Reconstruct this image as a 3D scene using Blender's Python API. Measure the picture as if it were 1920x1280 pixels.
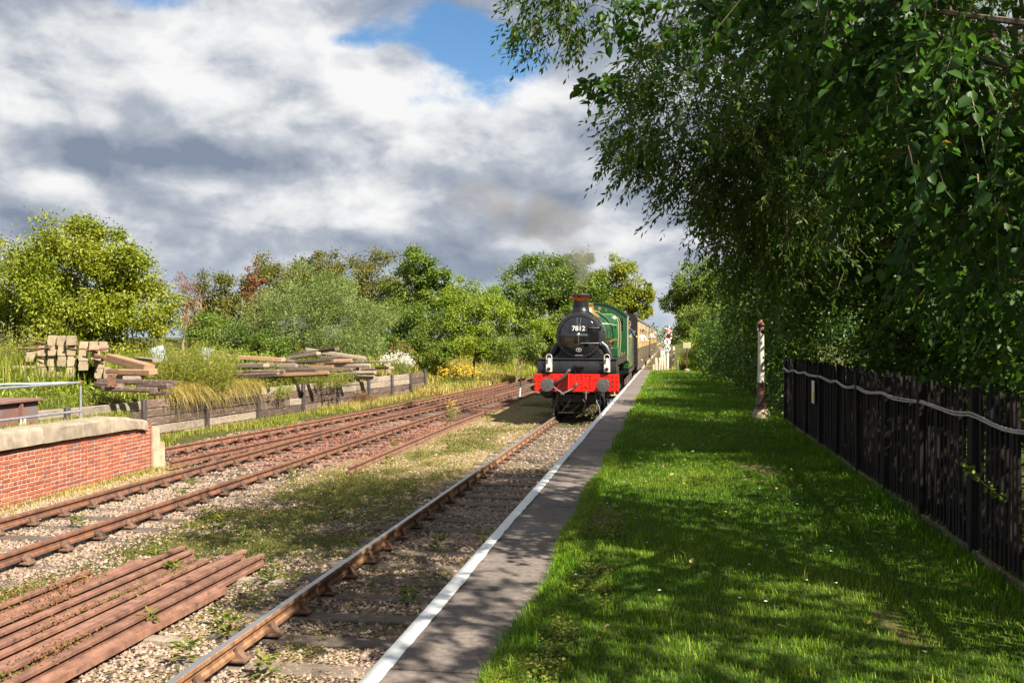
import bpy, bmesh, math, random
import numpy as np
from mathutils import Vector, Matrix, Euler
for o in list(bpy.data.objects): bpy.data.objects.remove(o)
SC = bpy.context.scene
COL = SC.collection
rng = np.random.default_rng(7812)
random.seed(7812)
R = math.radians

# ------------------------------------------------------------------ camera
TH = math.atan(293 / 1867.0)          # the camera looks a little left of the line of the track (+Y)
PITCH = math.atan(6 / 1867.0)
cam_d = bpy.data.cameras.new('camera'); cam = bpy.data.objects.new('camera', cam_d); COL.objects.link(cam)
cam_d.lens = 35.0; cam_d.sensor_width = 36.0; cam_d.clip_start = 0.05; cam_d.clip_end = 3000
cam.location = (0, 0, 1.6)
cam.rotation_euler = (R(90) - PITCH, 0, TH)
SC.camera = cam

# ------------------------------------------------------------------ node helper
def nd(nt, typ, ins=None, **props):
    n = nt.nodes.new(typ)
    for k, v in props.items(): setattr(n, k, v)
    for k, v in (ins or {}).items():
        s = n.inputs[k]
        if isinstance(v, bpy.types.NodeSocket): nt.links.new(v, s)
        else: s.default_value = v
    return n
def mth(nt, op, a, b=0.0, c=0.0, clamp=False):
    n = nd(nt, 'ShaderNodeMath', {0: a, 1: b, 2: c}, operation=op); n.use_clamp = clamp
    return n.outputs[0]
def mixc(nt, f, a, b, blend='MIX'):
    n = nd(nt, 'ShaderNodeMix', {0: f, 6: a, 7: b}, data_type='RGBA', blend_type=blend)
    return n.outputs[2]
def sstep(nt, x, lo, hi, a=0.0, b=1.0):
    return nd(nt, 'ShaderNodeMapRange', {0: x, 1: lo, 2: hi, 3: a, 4: b}, interpolation_type='SMOOTHSTEP').outputs[0]
def noise(nt, vec, scale, detail=5.0, rough=0.55, dist=0.0):
    return nd(nt, 'ShaderNodeTexNoise', {'Vector': vec, 'Scale': scale, 'Detail': detail, 'Roughness': rough, 'Distortion': dist}).outputs['Fac']
def vadd(nt, v, w): return nd(nt, 'ShaderNodeVectorMath', {0: v, 1: w}, operation='ADD').outputs[0]
def vmul(nt, v, w): return nd(nt, 'ShaderNodeVectorMath', {0: v, 1: w}, operation='MULTIPLY').outputs[0]

# ------------------------------------------------------------------ sun, sky
SUN_FROM = Vector((0.585, -0.40, 0.705)).normalized()
SUN_EL = math.asin(SUN_FROM.z); SUN_AZ = math.atan2(SUN_FROM.x, SUN_FROM.y)
sd = bpy.data.lights.new('sun', 'SUN'); sd.energy = 5.0; sd.angle = R(0.55); sd.color = (1.0, 0.93, 0.80)
sun = bpy.data.objects.new('sun', sd); COL.objects.link(sun)
sun.rotation_euler = (-SUN_FROM).to_track_quat('-Z', 'Y').to_euler(); sun.location = (20, -15, 30)

W = bpy.data.worlds.new('World'); SC.world = W; W.use_nodes = True
nt = W.node_tree; nt.nodes.clear()
BG = 0.1
sky = nd(nt, 'ShaderNodeTexSky', sky_type='NISHITA'); sky.sun_disc = False
sky.sun_elevation = SUN_EL; sky.sun_rotation = SUN_AZ; sky.air_density = 1.0; sky.dust_density = 0.6; sky.ozone_density = 1.5
tc = nd(nt, 'ShaderNodeTexCoord')
dirv = tc.outputs['Generated']
sep = nd(nt, 'ShaderNodeSeparateXYZ', {0: dirv})
dx, dy, dz = sep.outputs
az = mth(nt, 'ARCTAN2', dx, dy); el = mth(nt, 'ARCSINE', dz)
def blob(px, py, rx, ry):
    u0 = math.atan((px - 960) / 1867.0) - TH; v0 = (634 - py) / 1867.0
    a = mth(nt, 'DIVIDE', mth(nt, 'SUBTRACT', az, u0), rx / 1867.0)
    b = mth(nt, 'DIVIDE', mth(nt, 'SUBTRACT', el, v0), ry / 1867.0)
    s = mth(nt, 'ADD', mth(nt, 'MULTIPLY', a, a), mth(nt, 'MULTIPLY', b, b))
    return mth(nt, 'EXPONENT', mth(nt, 'MULTIPLY', s, -1.0))
def total(items):
    acc = None
    for w, s in items:
        t = mth(nt, 'MULTIPLY', s, w)
        acc = t if acc is None else mth(nt, 'ADD', acc, t)
    return acc
cv = vmul(nt, dirv, (1.0, 1.0, 1.75))
wob = nd(nt, 'ShaderNodeTexNoise', {'Vector': cv, 'Scale': 6.0, 'Detail': 3.0}).outputs['Color']
cvw = vadd(nt, cv, nd(nt, 'ShaderNodeVectorMath', {0: vadd(nt, wob, (-.5, -.5, -.5)), 3: 0.06}, operation='SCALE').outputs[0])
cover = noise(nt, cvw, 4.8, 10.0, 0.62)
gaps = total([(-0.50, blob(930, 120, 95, 66)), (-0.34, blob(830, 70, 60, 40)), (-0.46, blob(300, 55, 90, 34)), (-0.36, blob(650, 98, 55, 20)), (-.24, blob(135, 8, 80, 40)), (-0.2, blob(740, 5, 70, 25)),
              (0.25, blob(400, 200, 420, 80)), (0.3, blob(150, 360, 400, 120)), (0.2, blob(600, 400, 400, 120)), (0.3, blob(1050, 330, 260, 160))])
dens = sstep(nt, mth(nt, 'ADD', mth(nt, 'ADD', mth(nt, 'MULTIPLY', cover, 1.9), -0.26), gaps), 0.34, 0.66)
# light and shade of the clouds: tops towards the sun are bright, undersides grey
def puff(v):
    bil = mth(nt, 'ABSOLUTE', mth(nt, 'SUBTRACT', noise(nt, v, 9.0, 4.0, 0.5), 0.5))
    return mth(nt, 'ADD', noise(nt, v, 5.0, 7.0, 0.54), mth(nt, 'MULTIPLY', bil, 0.45))
s1 = puff(cvw)
s2 = puff(vadd(nt, cvw, (0.03, -0.015, 0.080)))
emb = mth(nt, 'SUBTRACT', s1, s2)
f1 = noise(nt, cvw, 13.0, 7.0, 0.55)
f2 = noise(nt, vadd(nt, cvw, (0.012, -0.006, 0.034)), 13.0, 7.0, 0.55)
emb2 = mth(nt, 'SUBTRACT', f1, f2)
lit = total([(1.8, emb), (1.2, emb2), (0.42, blob(520, 180, 330, 80)), (0.20, blob(130, 190, 260, 90)), (0.25, blob(720, 215, 110, 110)), (-0.24, blob(90, 310, 300, 42)), (-0.24, blob(480, 315, 360, 34)), (-0.2, blob(900, 345, 90, 26)),
             (-0.24, blob(330, 452, 380, 38)), (0.25, blob(500, 425, 230, 22)), (0.2, blob(290, 375, 200, 32)), (0.22, blob(720, 385, 140, 40)), (0.30, blob(690, 105, 60, 16)), (-0.16, blob(700, 30, 260, 40)), (0.3, blob(870, 170, 110, 60)), (-0.12, blob(1050, 380, 200, 90)), (0.28, blob(1180, 440, 45, 30))])
lit = mth(nt, 'ADD', lit, 0.50, clamp=True)
cr = nd(nt, 'ShaderNodeValToRGB', {0: lit})
el_ = cr.color_ramp.elements
el_[0].position = 0.0; el_[0].color = (0.235, 0.285, 0.375, 1)
el_[1].position = 1.0; el_[1].color = (0.92, 0.92, 0.92, 1)
e = el_.new(0.45); e.color = (0.46, 0.50, 0.57, 1)
e = el_.new(0.72); e.color = (0.72, 0.74, 0.77, 1)
cloud = nd(nt, 'ShaderNodeVectorMath', {0: cr.outputs[0], 3: 0.362 / BG}, operation='SCALE').outputs[0]
skyc = nd(nt, 'ShaderNodeHueSaturation', {'Color': sky.outputs[0], 'Saturation': 1.25, 'Value': 0.54}).outputs[0]
# thin pale veil towards the horizon, as everywhere round the sky
veil = sstep(nt, el, 0.10, -0.01)
mixd = mixc(nt, dens, skyc, cloud)
mixd = mixc(nt, mth(nt, 'MULTIPLY', veil, 0.6), mixd, (0.200 / BG, 0.235 / BG, 0.275 / BG, 1))
bg = nd(nt, 'ShaderNodeBackground', {'Color': mixd, 'Strength': BG})
wo = nd(nt, 'ShaderNodeOutputWorld', {'Surface': bg.outputs[0]})
W.cycles.sampling_method = 'MANUAL'; W.cycles.sample_map_resolution = 512

SC.view_settings.view_transform = 'Standard'; SC.view_settings.look = 'None'
SC.view_settings.exposure = 1.5; SC.view_settings.gamma = 1.0; SC.view_settings.use_curve_mapping = False
SC.render.engine = 'CYCLES'
cy = SC.cycles
cy.use_denoising = True; cy.max_bounces = 5; cy.diffuse_bounces = 2; cy.glossy_bounces = 3; cy.transmission_bounces = 4; cy.transparent_max_bounces = 8
cy.volume_bounces = 1; cy.caustics_reflective = False; cy.caustics_refractive = False; cy.sample_clamp_indirect = 6.0
cy.volume_step_rate = 2.0; cy.volume_max_steps = 128
cy.use_adaptive_sampling = True; cy.adaptive_threshold = 0.02

# ------------------------------------------------------------------ pixel -> place helpers (photo pixels, 1920 x 1280)
def ray(u, v):
    x = (u - 960) / 1867.0; y = (640 - v) / 1867.0
    f = math.cos(PITCH) + y * math.sin(PITCH); z = -math.sin(PITCH) + y * math.cos(PITCH)
    return x * math.cos(TH) - f * math.sin(TH), x * math.sin(TH) + f * math.cos(TH), z
def onz(u, v, z=0.0):
    a, b, c = ray(u, v); t = (z - 1.6) / c; return Vector((a * t, b * t, z))
def ony(u, v, y):
    a, b, c = ray(u, v); t = y / b; return Vector((a * t, y, 1.6 + c * t))
def onx(u, v, x):
    a, b, c = ray(u, v); t = x / a; return Vector((x, b * t, 1.6 + c * t))

# ------------------------------------------------------------------ materials
MATS = {}
def base_mat(name):
    m = bpy.data.materials.new(name); m.use_nodes = True
    m.node_tree.nodes.clear(); MATS[name] = m
    return m, m.node_tree
def c4(c): return (c[0], c[1], c[2], 1.0)
def M(name, c1, c2=None, scale=6.0, rough=0.75, metal=0.0, bump=0.0, bscale=None, rnd=0.0, coat=0.0, stretch=(1, 1, 1), c3=None, s3=1.5, t3=(0.5, 0.62), spec=0.5, local=False, r2=None, dist=0.003):
    m, t = base_mat(name)
    if local: vec = nd(t, 'ShaderNodeTexCoord').outputs['Object']
    else: vec = nd(t, 'ShaderNodeNewGeometry').outputs['Position']
    vec = vmul(t, vec, stretch)
    col = None
    if c2 is None: c2 = c1
    n1 = noise(t, vec, scale, 8, 0.62)
    col = mixc(t, sstep(t, n1, 0.32, 0.68), c4(c1), c4(c2))
    if c3 is not None:
        n3 = noise(t, vec, s3, 7, 0.65)
        col = mixc(t, sstep(t, n3, t3[0], t3[1]), col, c4(c3))
    if rnd:
        oi = nd(t, 'ShaderNodeObjectInfo').outputs['Random']
        v = nd(t, 'ShaderNodeMapRange', {0: oi, 3: 1 - rnd, 4: 1 + rnd}).outputs[0]
        col = nd(t, 'ShaderNodeHueSaturation', {'Color': col, 'Value': v}).outputs[0]
    rg = rough
    if r2 is not None: rg = nd(t, 'ShaderNodeMapRange', {0: noise(t, vec, scale * 1.7, 5), 1: .3, 2: .7, 3: rough, 4: r2}).outputs[0]
    ins = {'Base Color': col, 'Roughness': rg, 'Metallic': metal, 'Coat Weight': coat, 'Coat Roughness': 0.08, 'Specular IOR Level': spec}
    p = nd(t, 'ShaderNodeBsdfPrincipled', ins)
    if bump:
        bn = nd(t, 'ShaderNodeBump', {'Height': noise(t, vec, bscale or scale * 3, 8, 0.65), 'Strength': bump, 'Distance': dist})
        t.links.new(bn.outputs[0], p.inputs['Normal'])
    nd(t, 'ShaderNodeOutputMaterial', {'Surface': p.outputs[0]})
    return m
def leafmat(name, cols, trans=0.3, rough=0.5, spec=0.35, tcol=1.25):
    """leaf colour picked by the per-leaf value stored in the mesh"""
    m, t = base_mat(name)
    at = nd(t, 'ShaderNodeAttribute', attribute_name='tint').outputs['Fac']
    r = nd(t, 'ShaderNodeValToRGB', {0: at}); e = r.color_ramp.elements
    k = len(cols)
    e[0].position = 0; e[0].color = c4(cols[0]); e[1].position = 1; e[1].color = c4(cols[-1])
    for i in range(1, k - 1):
        x = e.new(i / (k - 1)); x.color = c4(cols[i])
    col = r.outputs[0]
    p = nd(t, 'ShaderNodeBsdfPrincipled', {'Base Color': col, 'Roughness': rough, 'Specular IOR Level': spec})
    tr = nd(t, 'ShaderNodeBsdfTranslucent', {'Color': mixc(t, 1.0, col, (tcol * 1.1, tcol * 1.15, tcol * 0.55, 1), 'MULTIPLY')})
    mx = nd(t, 'ShaderNodeMixShader', {0: trans, 1: p.outputs[0], 2: tr.outputs[0]})
    nd(t, 'ShaderNodeOutputMaterial', {'Surface': mx.outputs[0]})
    return m

# ------------------------------------------------------------------ mesh helpers
def np_mesh(name, V, F, mat, tint=None, smooth=False, extra=None):
    """V (n,3), F list of equal-size int arrays (k,3) or (k,4)"""
    if not isinstance(F, (list, tuple)): F = [F]
    me = bpy.data.meshes.new(name)
    V = np.ascontiguousarray(V, dtype=np.float32)
    me.vertices.add(len(V)); me.vertices.foreach_set('co', V.ravel())
    loops = np.concatenate([f.ravel() for f in F]).astype(np.int32)
    sizes = np.concatenate([np.full(len(f), f.shape[1], np.int32) for f in F])
    starts = np.concatenate([[0], np.cumsum(sizes)[:-1]]).astype(np.int32)
    me.loops.add(len(loops)); me.loops.foreach_set('vertex_index', loops)
    me.polygons.add(len(sizes)); me.polygons.foreach_set('loop_start', starts)
    try: me.polygons.foreach_set('loop_total', sizes)
    except Exception: pass
    if smooth: me.polygons.foreach_set('use_smooth', np.ones(len(sizes), bool))
    for nm, arr in ([('tint', tint)] if tint is not None else []) + list((extra or {}).items()):
        a = me.attributes.new(nm, 'FLOAT', 'POINT'); a.data.foreach_set('value', np.ascontiguousarray(arr, dtype=np.float32))
    me.update(); me.validate()
    if mat is not None: me.materials.append(mat)
    return me
def link(name, me, parent=None, loc=(0, 0, 0), rot=(0, 0, 0)):
    o = bpy.data.objects.new(name, me); COL.objects.link(o)
    o.location = loc; o.rotation_euler = rot
    if parent is not None: o.parent = parent
    return o
def tag(o, label=None, cat=None, group=None, kind=None):
    if label: o['label'] = label
    if cat: o['category'] = cat
    if group: o['group'] = group
    if kind: o['kind'] = kind
    return o
def thing(name, label, cat, loc=(0, 0, 0), rotz=0.0, group=None):
    o = bpy.data.objects.new(name, None); COL.objects.link(o); o.empty_display_size = 0.2
    o.location = loc; o.rotation_euler = (0, 0, rotz)
    return tag(o, label, cat, group)

def cham(sx, sy, sz, b):
    """chamfered box centred on the origin: vertices, faces"""
    hx, hy, hz = sx / 2, sy / 2, sz / 2; b = min(b, hx * .9, hy * .9, hz * .9)
    V = []; idx = {}
    for ix in (-1, 1):
        for iy in (-1, 1):
            for iz in (-1, 1):
                for ax in range(3):
                    p = [ix * (hx - b), iy * (hy - b), iz * (hz - b)]
                    p[ax] = (ix * hx, iy * hy, iz * hz)[ax]
                    idx[(ix, iy, iz, ax)] = len(V); V.append(p)
    F = []
    for ax in range(3):
        o1, o2 = [a for a in range(3) if a != ax]
        for s in (-1, 1):
            q = []
            for (a, c) in ((-1, -1), (1, -1), (1, 1), (-1, 1)):
                k = [0, 0, 0]; k[ax] = s; k[o1] = a; k[o2] = c
                q.append(idx[(k[0], k[1], k[2], ax)])
            if (s > 0) != (ax == 1): F.append(q)
            else: F.append(q[::-1])
        for a in (-1, 1):
            for c in (-1, 1):
                k0 = [0, 0, 0]; k0[ax] = -1; k0[o1] = a; k0[o2] = c
                k1 = list(k0); k1[ax] = 1
                F.append([idx[(*k0, o1)], idx[(*k1, o1)], idx[(*k1, o2)], idx[(*k0, o2)]])
    for ix in (-1, 1):
        for iy in (-1, 1):
            for iz in (-1, 1): F.append([idx[(ix, iy, iz, a)] for a in range(3)])
    return V, F

class MB:
    def __init__(s): s.v = []; s.f = []
    def add(s, V, F, mx=None):
        k = len(s.v)
        for p in V:
            s.v.append(tuple(mx @ Vector(p)) if mx is not None else tuple(p))
        for f in F: s.f.append([i + k for i in f])
        return s
    def box(s, c, size, rot=(0, 0, 0), b=0.0, jit=0.0):
        sx, sy, sz = size
        if b > 0: V, F = cham(sx, sy, sz, b)
        else:
            V = [(x * sx / 2, y * sy / 2, z * sz / 2) for x in (-1, 1) for y in (-1, 1) for z in (-1, 1)]
            F = [[0, 1, 3, 2], [4, 6, 7, 5], [0, 4, 5, 1], [2, 3, 7, 6], [0, 2, 6, 4], [1, 5, 7, 3]]
        if jit: V = [tuple(a + random.uniform(-jit, jit) for a in p) for p in V]
        return s.add(V, F, Matrix.Translation(c) @ Euler(rot).to_matrix().to_4x4())
    def tube(s, pts, r, n=8, cap=True):
        pts = [Vector(p) for p in pts]
        rs = r if isinstance(r, (list, tuple)) else [r] * len(pts)
        k = len(s.v); up = None
        for i, p in enumerate(pts):
            d = (pts[min(i + 1, len(pts) - 1)] - pts[max(i - 1, 0)]).normalized()
            if up is None:
                up = Vector((0, 0, 1)) if abs(d.z) < .9 else Vector((1, 0, 0))
            a = d.cross(up).normalized(); bb = a.cross(d).normalized(); up = bb
            for j in range(n):
                t = 2 * math.pi * j / n
                s.v.append(tuple(p + (a * math.cos(t) + bb * math.sin(t)) * rs[i]))
        for i in range(len(pts) - 1):
            for j in range(n):
                j2 = (j + 1) % n
                s.f.append([k + i * n + j, k + i * n + j2, k + (i + 1) * n + j2, k + (i + 1) * n + j])
        if cap:
            s.f.append([k + j for j in range(n)]); e = k + (len(pts) - 1) * n
            s.f.append([e + n - 1 - j for j in range(n)])
        return s
    def lathe(s, prof, c=(0, 0, 0), axis='Z', n=24, cap=True, mx=None):
        """prof: (radius, along)"""
        k = len(s.v); m = {'Z': Matrix.Identity(3), 'Y': Matrix(((1, 0, 0), (0, 0, 1), (0, -1, 0))), 'X': Matrix(((0, 0, 1), (0, 1, 0), (-1, 0, 0)))}[axis]
        for r, h in prof:
            for j in range(n):
                t = 2 * math.pi * j / n
                p = m @ Vector((r * math.cos(t), r * math.sin(t), h)) + Vector(c)
                if mx is not None: p = mx @ p
                s.v.append(tuple(p))
        for i in range(len(prof) - 1):
            for j in range(n):
                j2 = (j + 1) % n
                s.f.append([k + i * n + j, k + i * n + j2, k + (i + 1) * n + j2, k + (i + 1) * n + j])
        if cap:
            s.f.append([k + j for j in range(n)][::-1]); e = k + (len(prof) - 1) * n
            s.f.append([e + j for j in range(n)])
        return s
    def prism(s, poly, a, b, axis='Y'):
        """poly of 2D points extruded from a to b along axis"""
        k = len(s.v); n = len(poly)
        for h in (a, b):
            for p, q in poly:
                s.v.append({'Y': (p, h, q), 'X': (h, p, q), 'Z': (p, q, h)}[axis])
        s.f.append([k + i for i in range(n)]); s.f.append([k + n + i for i in range(n)][::-1])
        for i in range(n):
            j = (i + 1) % n
            s.f.append([k + j, k + i, k + n + i, k + n + j])
        return s
    def sweep(s, prof, pts):
        """2D profile (sideways, up) carried along a path in the ground plane"""
        pts = [Vector(p) for p in pts]; n = len(prof); k = len(s.v)
        for i, p in enumerate(pts):
            d = pts[min(i + 1, len(pts) - 1)] - pts[max(i - 1, 0)]; d.z = 0; d.normalize()
            sd_ = Vector((d.y, -d.x, 0))
            for a, b in prof: s.v.append(tuple(p + sd_ * a + Vector((0, 0, b))))
        for i in range(len(pts) - 1):
            for j in range(n):
                j2 = (j + 1) % n
                s.f.append([k + i * n + j, k + (i + 1) * n + j, k + (i + 1) * n + j2, k + i * n + j2])
        s.f.append([k + j for j in range(n)][::-1]); e = k + (len(pts) - 1) * n
        s.f.append([e + j for j in range(n)])
        return s
    def mesh(s, name, mat, smooth=40):
        me = bpy.data.meshes.new(name); me.from_pydata(s.v, [], s.f); 
        bm = bmesh.new(); bm.from_mesh(me); bmesh.ops.recalc_face_normals(bm, faces=bm.faces); bm.to_mesh(me); bm.free()
        if smooth:
            me.polygons.foreach_set('use_smooth', [True] * len(me.polygons)); me.set_sharp_from_angle(angle=R(smooth))
        if mat is not None: me.materials.append(mat)
        me.update(); return me
    def build(s, name, mat, parent=None, loc=(0, 0, 0), rot=(0, 0, 0), smooth=40):
        return link(name, s.mesh(name, mat, smooth), parent, loc, rot)
def text_mesh(txt, size, mat, extrude=0.004, bold=0.0):
    cu = bpy.data.curves.new('lettering', 'FONT'); cu.body = txt; cu.size = size; cu.extrude = extrude; cu.offset = bold
    cu.align_x = 'CENTER'; cu.align_y = 'CENTER'
    o = bpy.data.objects.new('lettering', cu); COL.objects.link(o)
    dg = bpy.context.evaluated_depsgraph_get()
    me = bpy.data.meshes.new_from_object(o.evaluated_get(dg))
    bpy.data.objects.remove(o); me.materials.clear(); me.materials.append(mat)
    return me

# vectorised value noise for masks
def vnoise(x, y, seed=0):
    xi = np.floor(x).astype(np.int64); yi = np.floor(y).astype(np.int64)
    fx = x - xi; fy = y - yi; fx = fx * fx * (3 - 2 * fx); fy = fy * fy * (3 - 2 * fy)
    def h(a, b):
        n = (a * 374761393 + b * 668265263 + seed * 982451653) & 0x7fffffff
        n = ((n ^ (n >> 13)) * 1274126177) & 0x7fffffff
        return ((n ^ (n >> 16)) & 0xffff) / 65535.0
    return (h(xi, yi) * (1 - fx) + h(xi + 1, yi) * fx) * (1 - fy) + (h(xi, yi + 1) * (1 - fx) + h(xi + 1, yi + 1) * fx) * fy
def fbm(x, y, seed=0, oct=4):
    x = np.asarray(x, float); y = np.asarray(y, float); s = 0; a = .5; t = 0
    for i in range(oct):
        s = s + a * vnoise(x * 2 ** i + 17.3 * i, y * 2 ** i - 9.1 * i, seed + i); t += a; a *= .5
    return s / t
def sm(x, a, b):
    t = np.clip((np.asarray(x, float) - a) / (b - a), 0, 1); return t * t * (3 - 2 * t)
def unit(a): return a / np.maximum(np.linalg.norm(a, axis=1, keepdims=True), 1e-9)

def leaf_arrays(P, D, N, L, Wd, shape='diamond', curl=0.18):
    """P base points, D direction, N leaf normal, L length, Wd width -> verts, faces, verts per leaf"""
    n = len(P); D = unit(D); S = unit(np.cross(D, N)); U = np.cross(S, D)
    L = np.broadcast_to(np.asarray(L, float), (n,))[:, None]; Wd = np.broadcast_to(np.asarray(Wd, float), (n,))[:, None]
    if shape == 'diamond':
        pts = [P, P + D * L * .5 + S * Wd * .5 + U * Wd * curl, P + D * L, P + D * L * .5 - S * Wd * .5 + U * Wd * curl]
        V = np.stack(pts, 1).reshape(-1, 3); k = np.arange(n)[:, None] * 4
        F = np.concatenate([k + [0, 1, 2], k + [0, 2, 3]])
        return V, [F], 4
    pts = [P, P + D * L * .28 + S * Wd * .46 + U * Wd * curl, P + D * L * .66 + S * Wd * .40 + U * Wd * curl * .8 - U * L * .04, P + D * L - U * L * .16,
           P + D * L * .66 - S * Wd * .40 + U * Wd * curl * .8 - U * L * .04, P + D * L * .28 - S * Wd * .46 + U * Wd * curl]
    V = np.stack(pts, 1).reshape(-1, 3); k = np.arange(n)[:, None] * 6
    F = np.concatenate([k + [0, 1, 2, 3], k + [0, 3, 4, 5]])
    return V, [F], 6
def blade_arrays(P, H, Wd, lean, az_):
    """bent grass blades: 5 verts, a quad and a tri each"""
    n = len(P); A = np.stack([np.cos(az_), np.sin(az_), np.zeros(n)], 1); S = np.stack([-np.sin(az_), np.cos(az_), np.zeros(n)], 1)
    H = np.broadcast_to(H, (n,))[:, None]; Wd = np.broadcast_to(Wd, (n,))[:, None]; lean = np.broadcast_to(lean, (n,))[:, None]
    Z = np.array([[0, 0, 1.0]])
    mid = P + Z * H * .6 + A * H * lean * .35
    tip = P + Z * H * (1 - .35 * np.minimum(lean, 1.6)) + A * H * lean
    V = np.stack([P - S * Wd * .5, P + S * Wd * .5, mid + S * Wd * .38, mid - S * Wd * .38, tip], 1).reshape(-1, 3)
    k = np.arange(n)[:, None] * 5
    return V, [k + [0, 1, 2, 3], k + [3, 2, 4]], 5
def join_np(parts):
    """parts: list of (V, [F...], tint) -> one"""
    Vs = []; Fs = {}; Ts = []; off = 0
    for V, Fl, T in parts:
        Vs.append(V); Ts.append(T)
        for F in Fl: Fs.setdefault(F.shape[1], []).append(F + off)
        off += len(V)
    return np.concatenate(Vs), [np.concatenate(v) for v in Fs.values()], np.concatenate(Ts)

# ------------------------------------------------------------------ material set
M('rust', (0.120, 0.052, 0.030), (0.215, 0.095, 0.052), 9, 0.85, bump=.35, bscale=60, c3=(0.10, 0.05, 0.035), s3=3, rnd=.12)
M('rust_bright', (0.125, 0.056, 0.036), (0.215, 0.106, 0.070), 6, 0.9, bump=.6, bscale=40, c3=(0.075, 0.040, 0.03), s3=9, t3=(.52, .7), rnd=.15)
M('chair_iron', (0.075, 0.042, 0.030), (0.145, 0.078, 0.048), 14, 0.85, bump=.4, bscale=50, rnd=.25)
M('sleeper_wood', (0.070, 0.050, 0.038), (0.15, 0.115, 0.085), 5, 0.9, bump=.7, bscale=16, stretch=(1.5, 14, 8), rnd=.3, dist=.006)
M('key_wood', (0.12, 0.075, 0.045), (0.2, 0.13, 0.08), 20, 0.9, rnd=.3)
M('slab', (0.100, 0.080, 0.070), (0.175, 0.140, 0.118), 22.0, 0.94, bump=.8, bscale=120, c3=(0.085, 0.070, 0.062), s3=1.3, t3=(.46, .7), rnd=.10, dist=.002)
M('white_paint', (0.66, 0.66, 0.65), (0.54, 0.54, 0.52), 5, 0.6, bump=.3, bscale=90, c3=(0.42, 0.41, 0.39), s3=11, t3=(.63, .72))
M('platform_brick', (0.16, 0.08, 0.06), (0.22, 0.13, 0.1), 4, 0.9)
M('old_timber_dark', (0.060, 0.040, 0.031), (0.145, 0.095, 0.070), 4, 0.9, bump=.8, bscale=9, stretch=(10, 1.2, 9), c3=(0.27, 0.20, 0.15), s3=1.6, t3=(.52, .70), rnd=.35, dist=.02)
M('old_timber_pale', (0.20, 0.155, 0.115), (0.32, 0.26, 0.205), 4, 0.9, bump=.7, bscale=9, stretch=(10, 1.2, 9), c3=(0.10, 0.068, 0.05), s3=1.4, t3=(.55, .7), rnd=.18, dist=.01)
M('sawn_timber', (0.23, 0.13, 0.075), (0.36, 0.22, 0.13), 5, 0.85, bump=.5, bscale=14, stretch=(6, 3, 8), c3=(0.08, 0.05, 0.035), s3=2.5, t3=(.56, .72), rnd=.3, dist=.006)
M('dark_steel', (0.035, 0.032, 0.035), (0.075, 0.055, 0.05), 8, 0.65, bump=.2, rnd=.1)
M('girder', (0.15, 0.075, 0.062), (0.20, 0.105, 0.085), 3, 0.75, bump=.2, c3=(0.13, 0.12, 0.12), s3=1.2)
M('concrete', (0.22, 0.175, 0.125), (0.33, 0.27, 0.20), 5, 0.92, bump=.6, bscale=45, c3=(0.18, 0.145, 0.11), s3=2.6, t3=(.5, .68), rnd=.08, dist=.006)
M('sleeper_concrete', (0.24, 0.18, 0.11), (0.33, 0.26, 0.17), 7, 0.9, bump=.5, bscale=40, c3=(0.24, 0.17, 0.11), s3=5, t3=(.58, .7), rnd=.14, dist=.004)
M('stone', (0.32, 0.245, 0.16), (0.44, 0.355, 0.25), 4, 0.9, bump=.5, bscale=20, c3=(0.28, 0.2, 0.14), s3=2.5, rnd=.08)
M('galvanised', (0.30, 0.32, 0.34), (0.42, 0.44, 0.46), 12, 0.42, metal=0.6, bump=.1)
M('mortar', (0.40, 0.32, 0.26), (0.50, 0.41, 0.34), 12, 0.95, bump=.5, bscale=60)
M('fence_black', (0.010, 0.0085, 0.0085), (0.020, 0.015, 0.014), 9, 0.85, spec=.18, bump=.5, bscale=30, stretch=(8, 8, 1), rnd=.45, c3=(0.035, 0.024, 0.02), s3=5, t3=(.64, .75))
M('cable_grey', (0.30, 0.28, 0.26), (0.40, 0.38, 0.35), 12, 0.6)
M('cream_paint', (0.52, 0.50, 0.40), (0.60, 0.58, 0.48), 6, 0.5, c3=(0.30, 0.24, 0.17), s3=9, t3=(.64, .7), bump=.2)
M('brown_paint', (0.070, 0.028, 0.022), (0.10, 0.042, 0.03), 6, 0.45)
M('sign_white', (0.68, 0.68, 0.67), (0.60, 0.60, 0.58), 8, 0.5)
M('sign_black', (0.02, 0.02, 0.02), (0.03, 0.03, 0.03), 8, 0.5)
M('sign_red', (0.55, 0.03, 0.03), (0.48, 0.03, 0.03), 8, 0.5)
M('sign_cream', (0.50, 0.46, 0.28), (0.42, 0.39, 0.24), 14, 0.6)
M('sign_yellow', (0.72, 0.60, 0.10), (0.66, 0.56, 0.12), 10, 0.5)
M('sign_grey', (0.50, 0.53, 0.55), (0.44, 0.46, 0.48), 6, 0.5)
M('board_blue', (0.20, 0.25, 0.32), (0.34, 0.36, 0.38), 6, 0.5)
M('pale_post_wood', (0.36, 0.29, 0.22), (0.48, 0.40, 0.31), 8, 0.9, bump=.5, stretch=(8, 8, 1), rnd=.2)
M('bark', (0.085, 0.062, 0.045), (0.17, 0.13, 0.095), 7, 0.95, bump=.8, bscale=14, stretch=(3, 3, .6), dist=.02)
M('bark_pale', (0.22, 0.18, 0.13), (0.34, 0.28, 0.21), 7, 0.95, bump=.6, bscale=14, stretch=(3, 3, .6), dist=.02)
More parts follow.
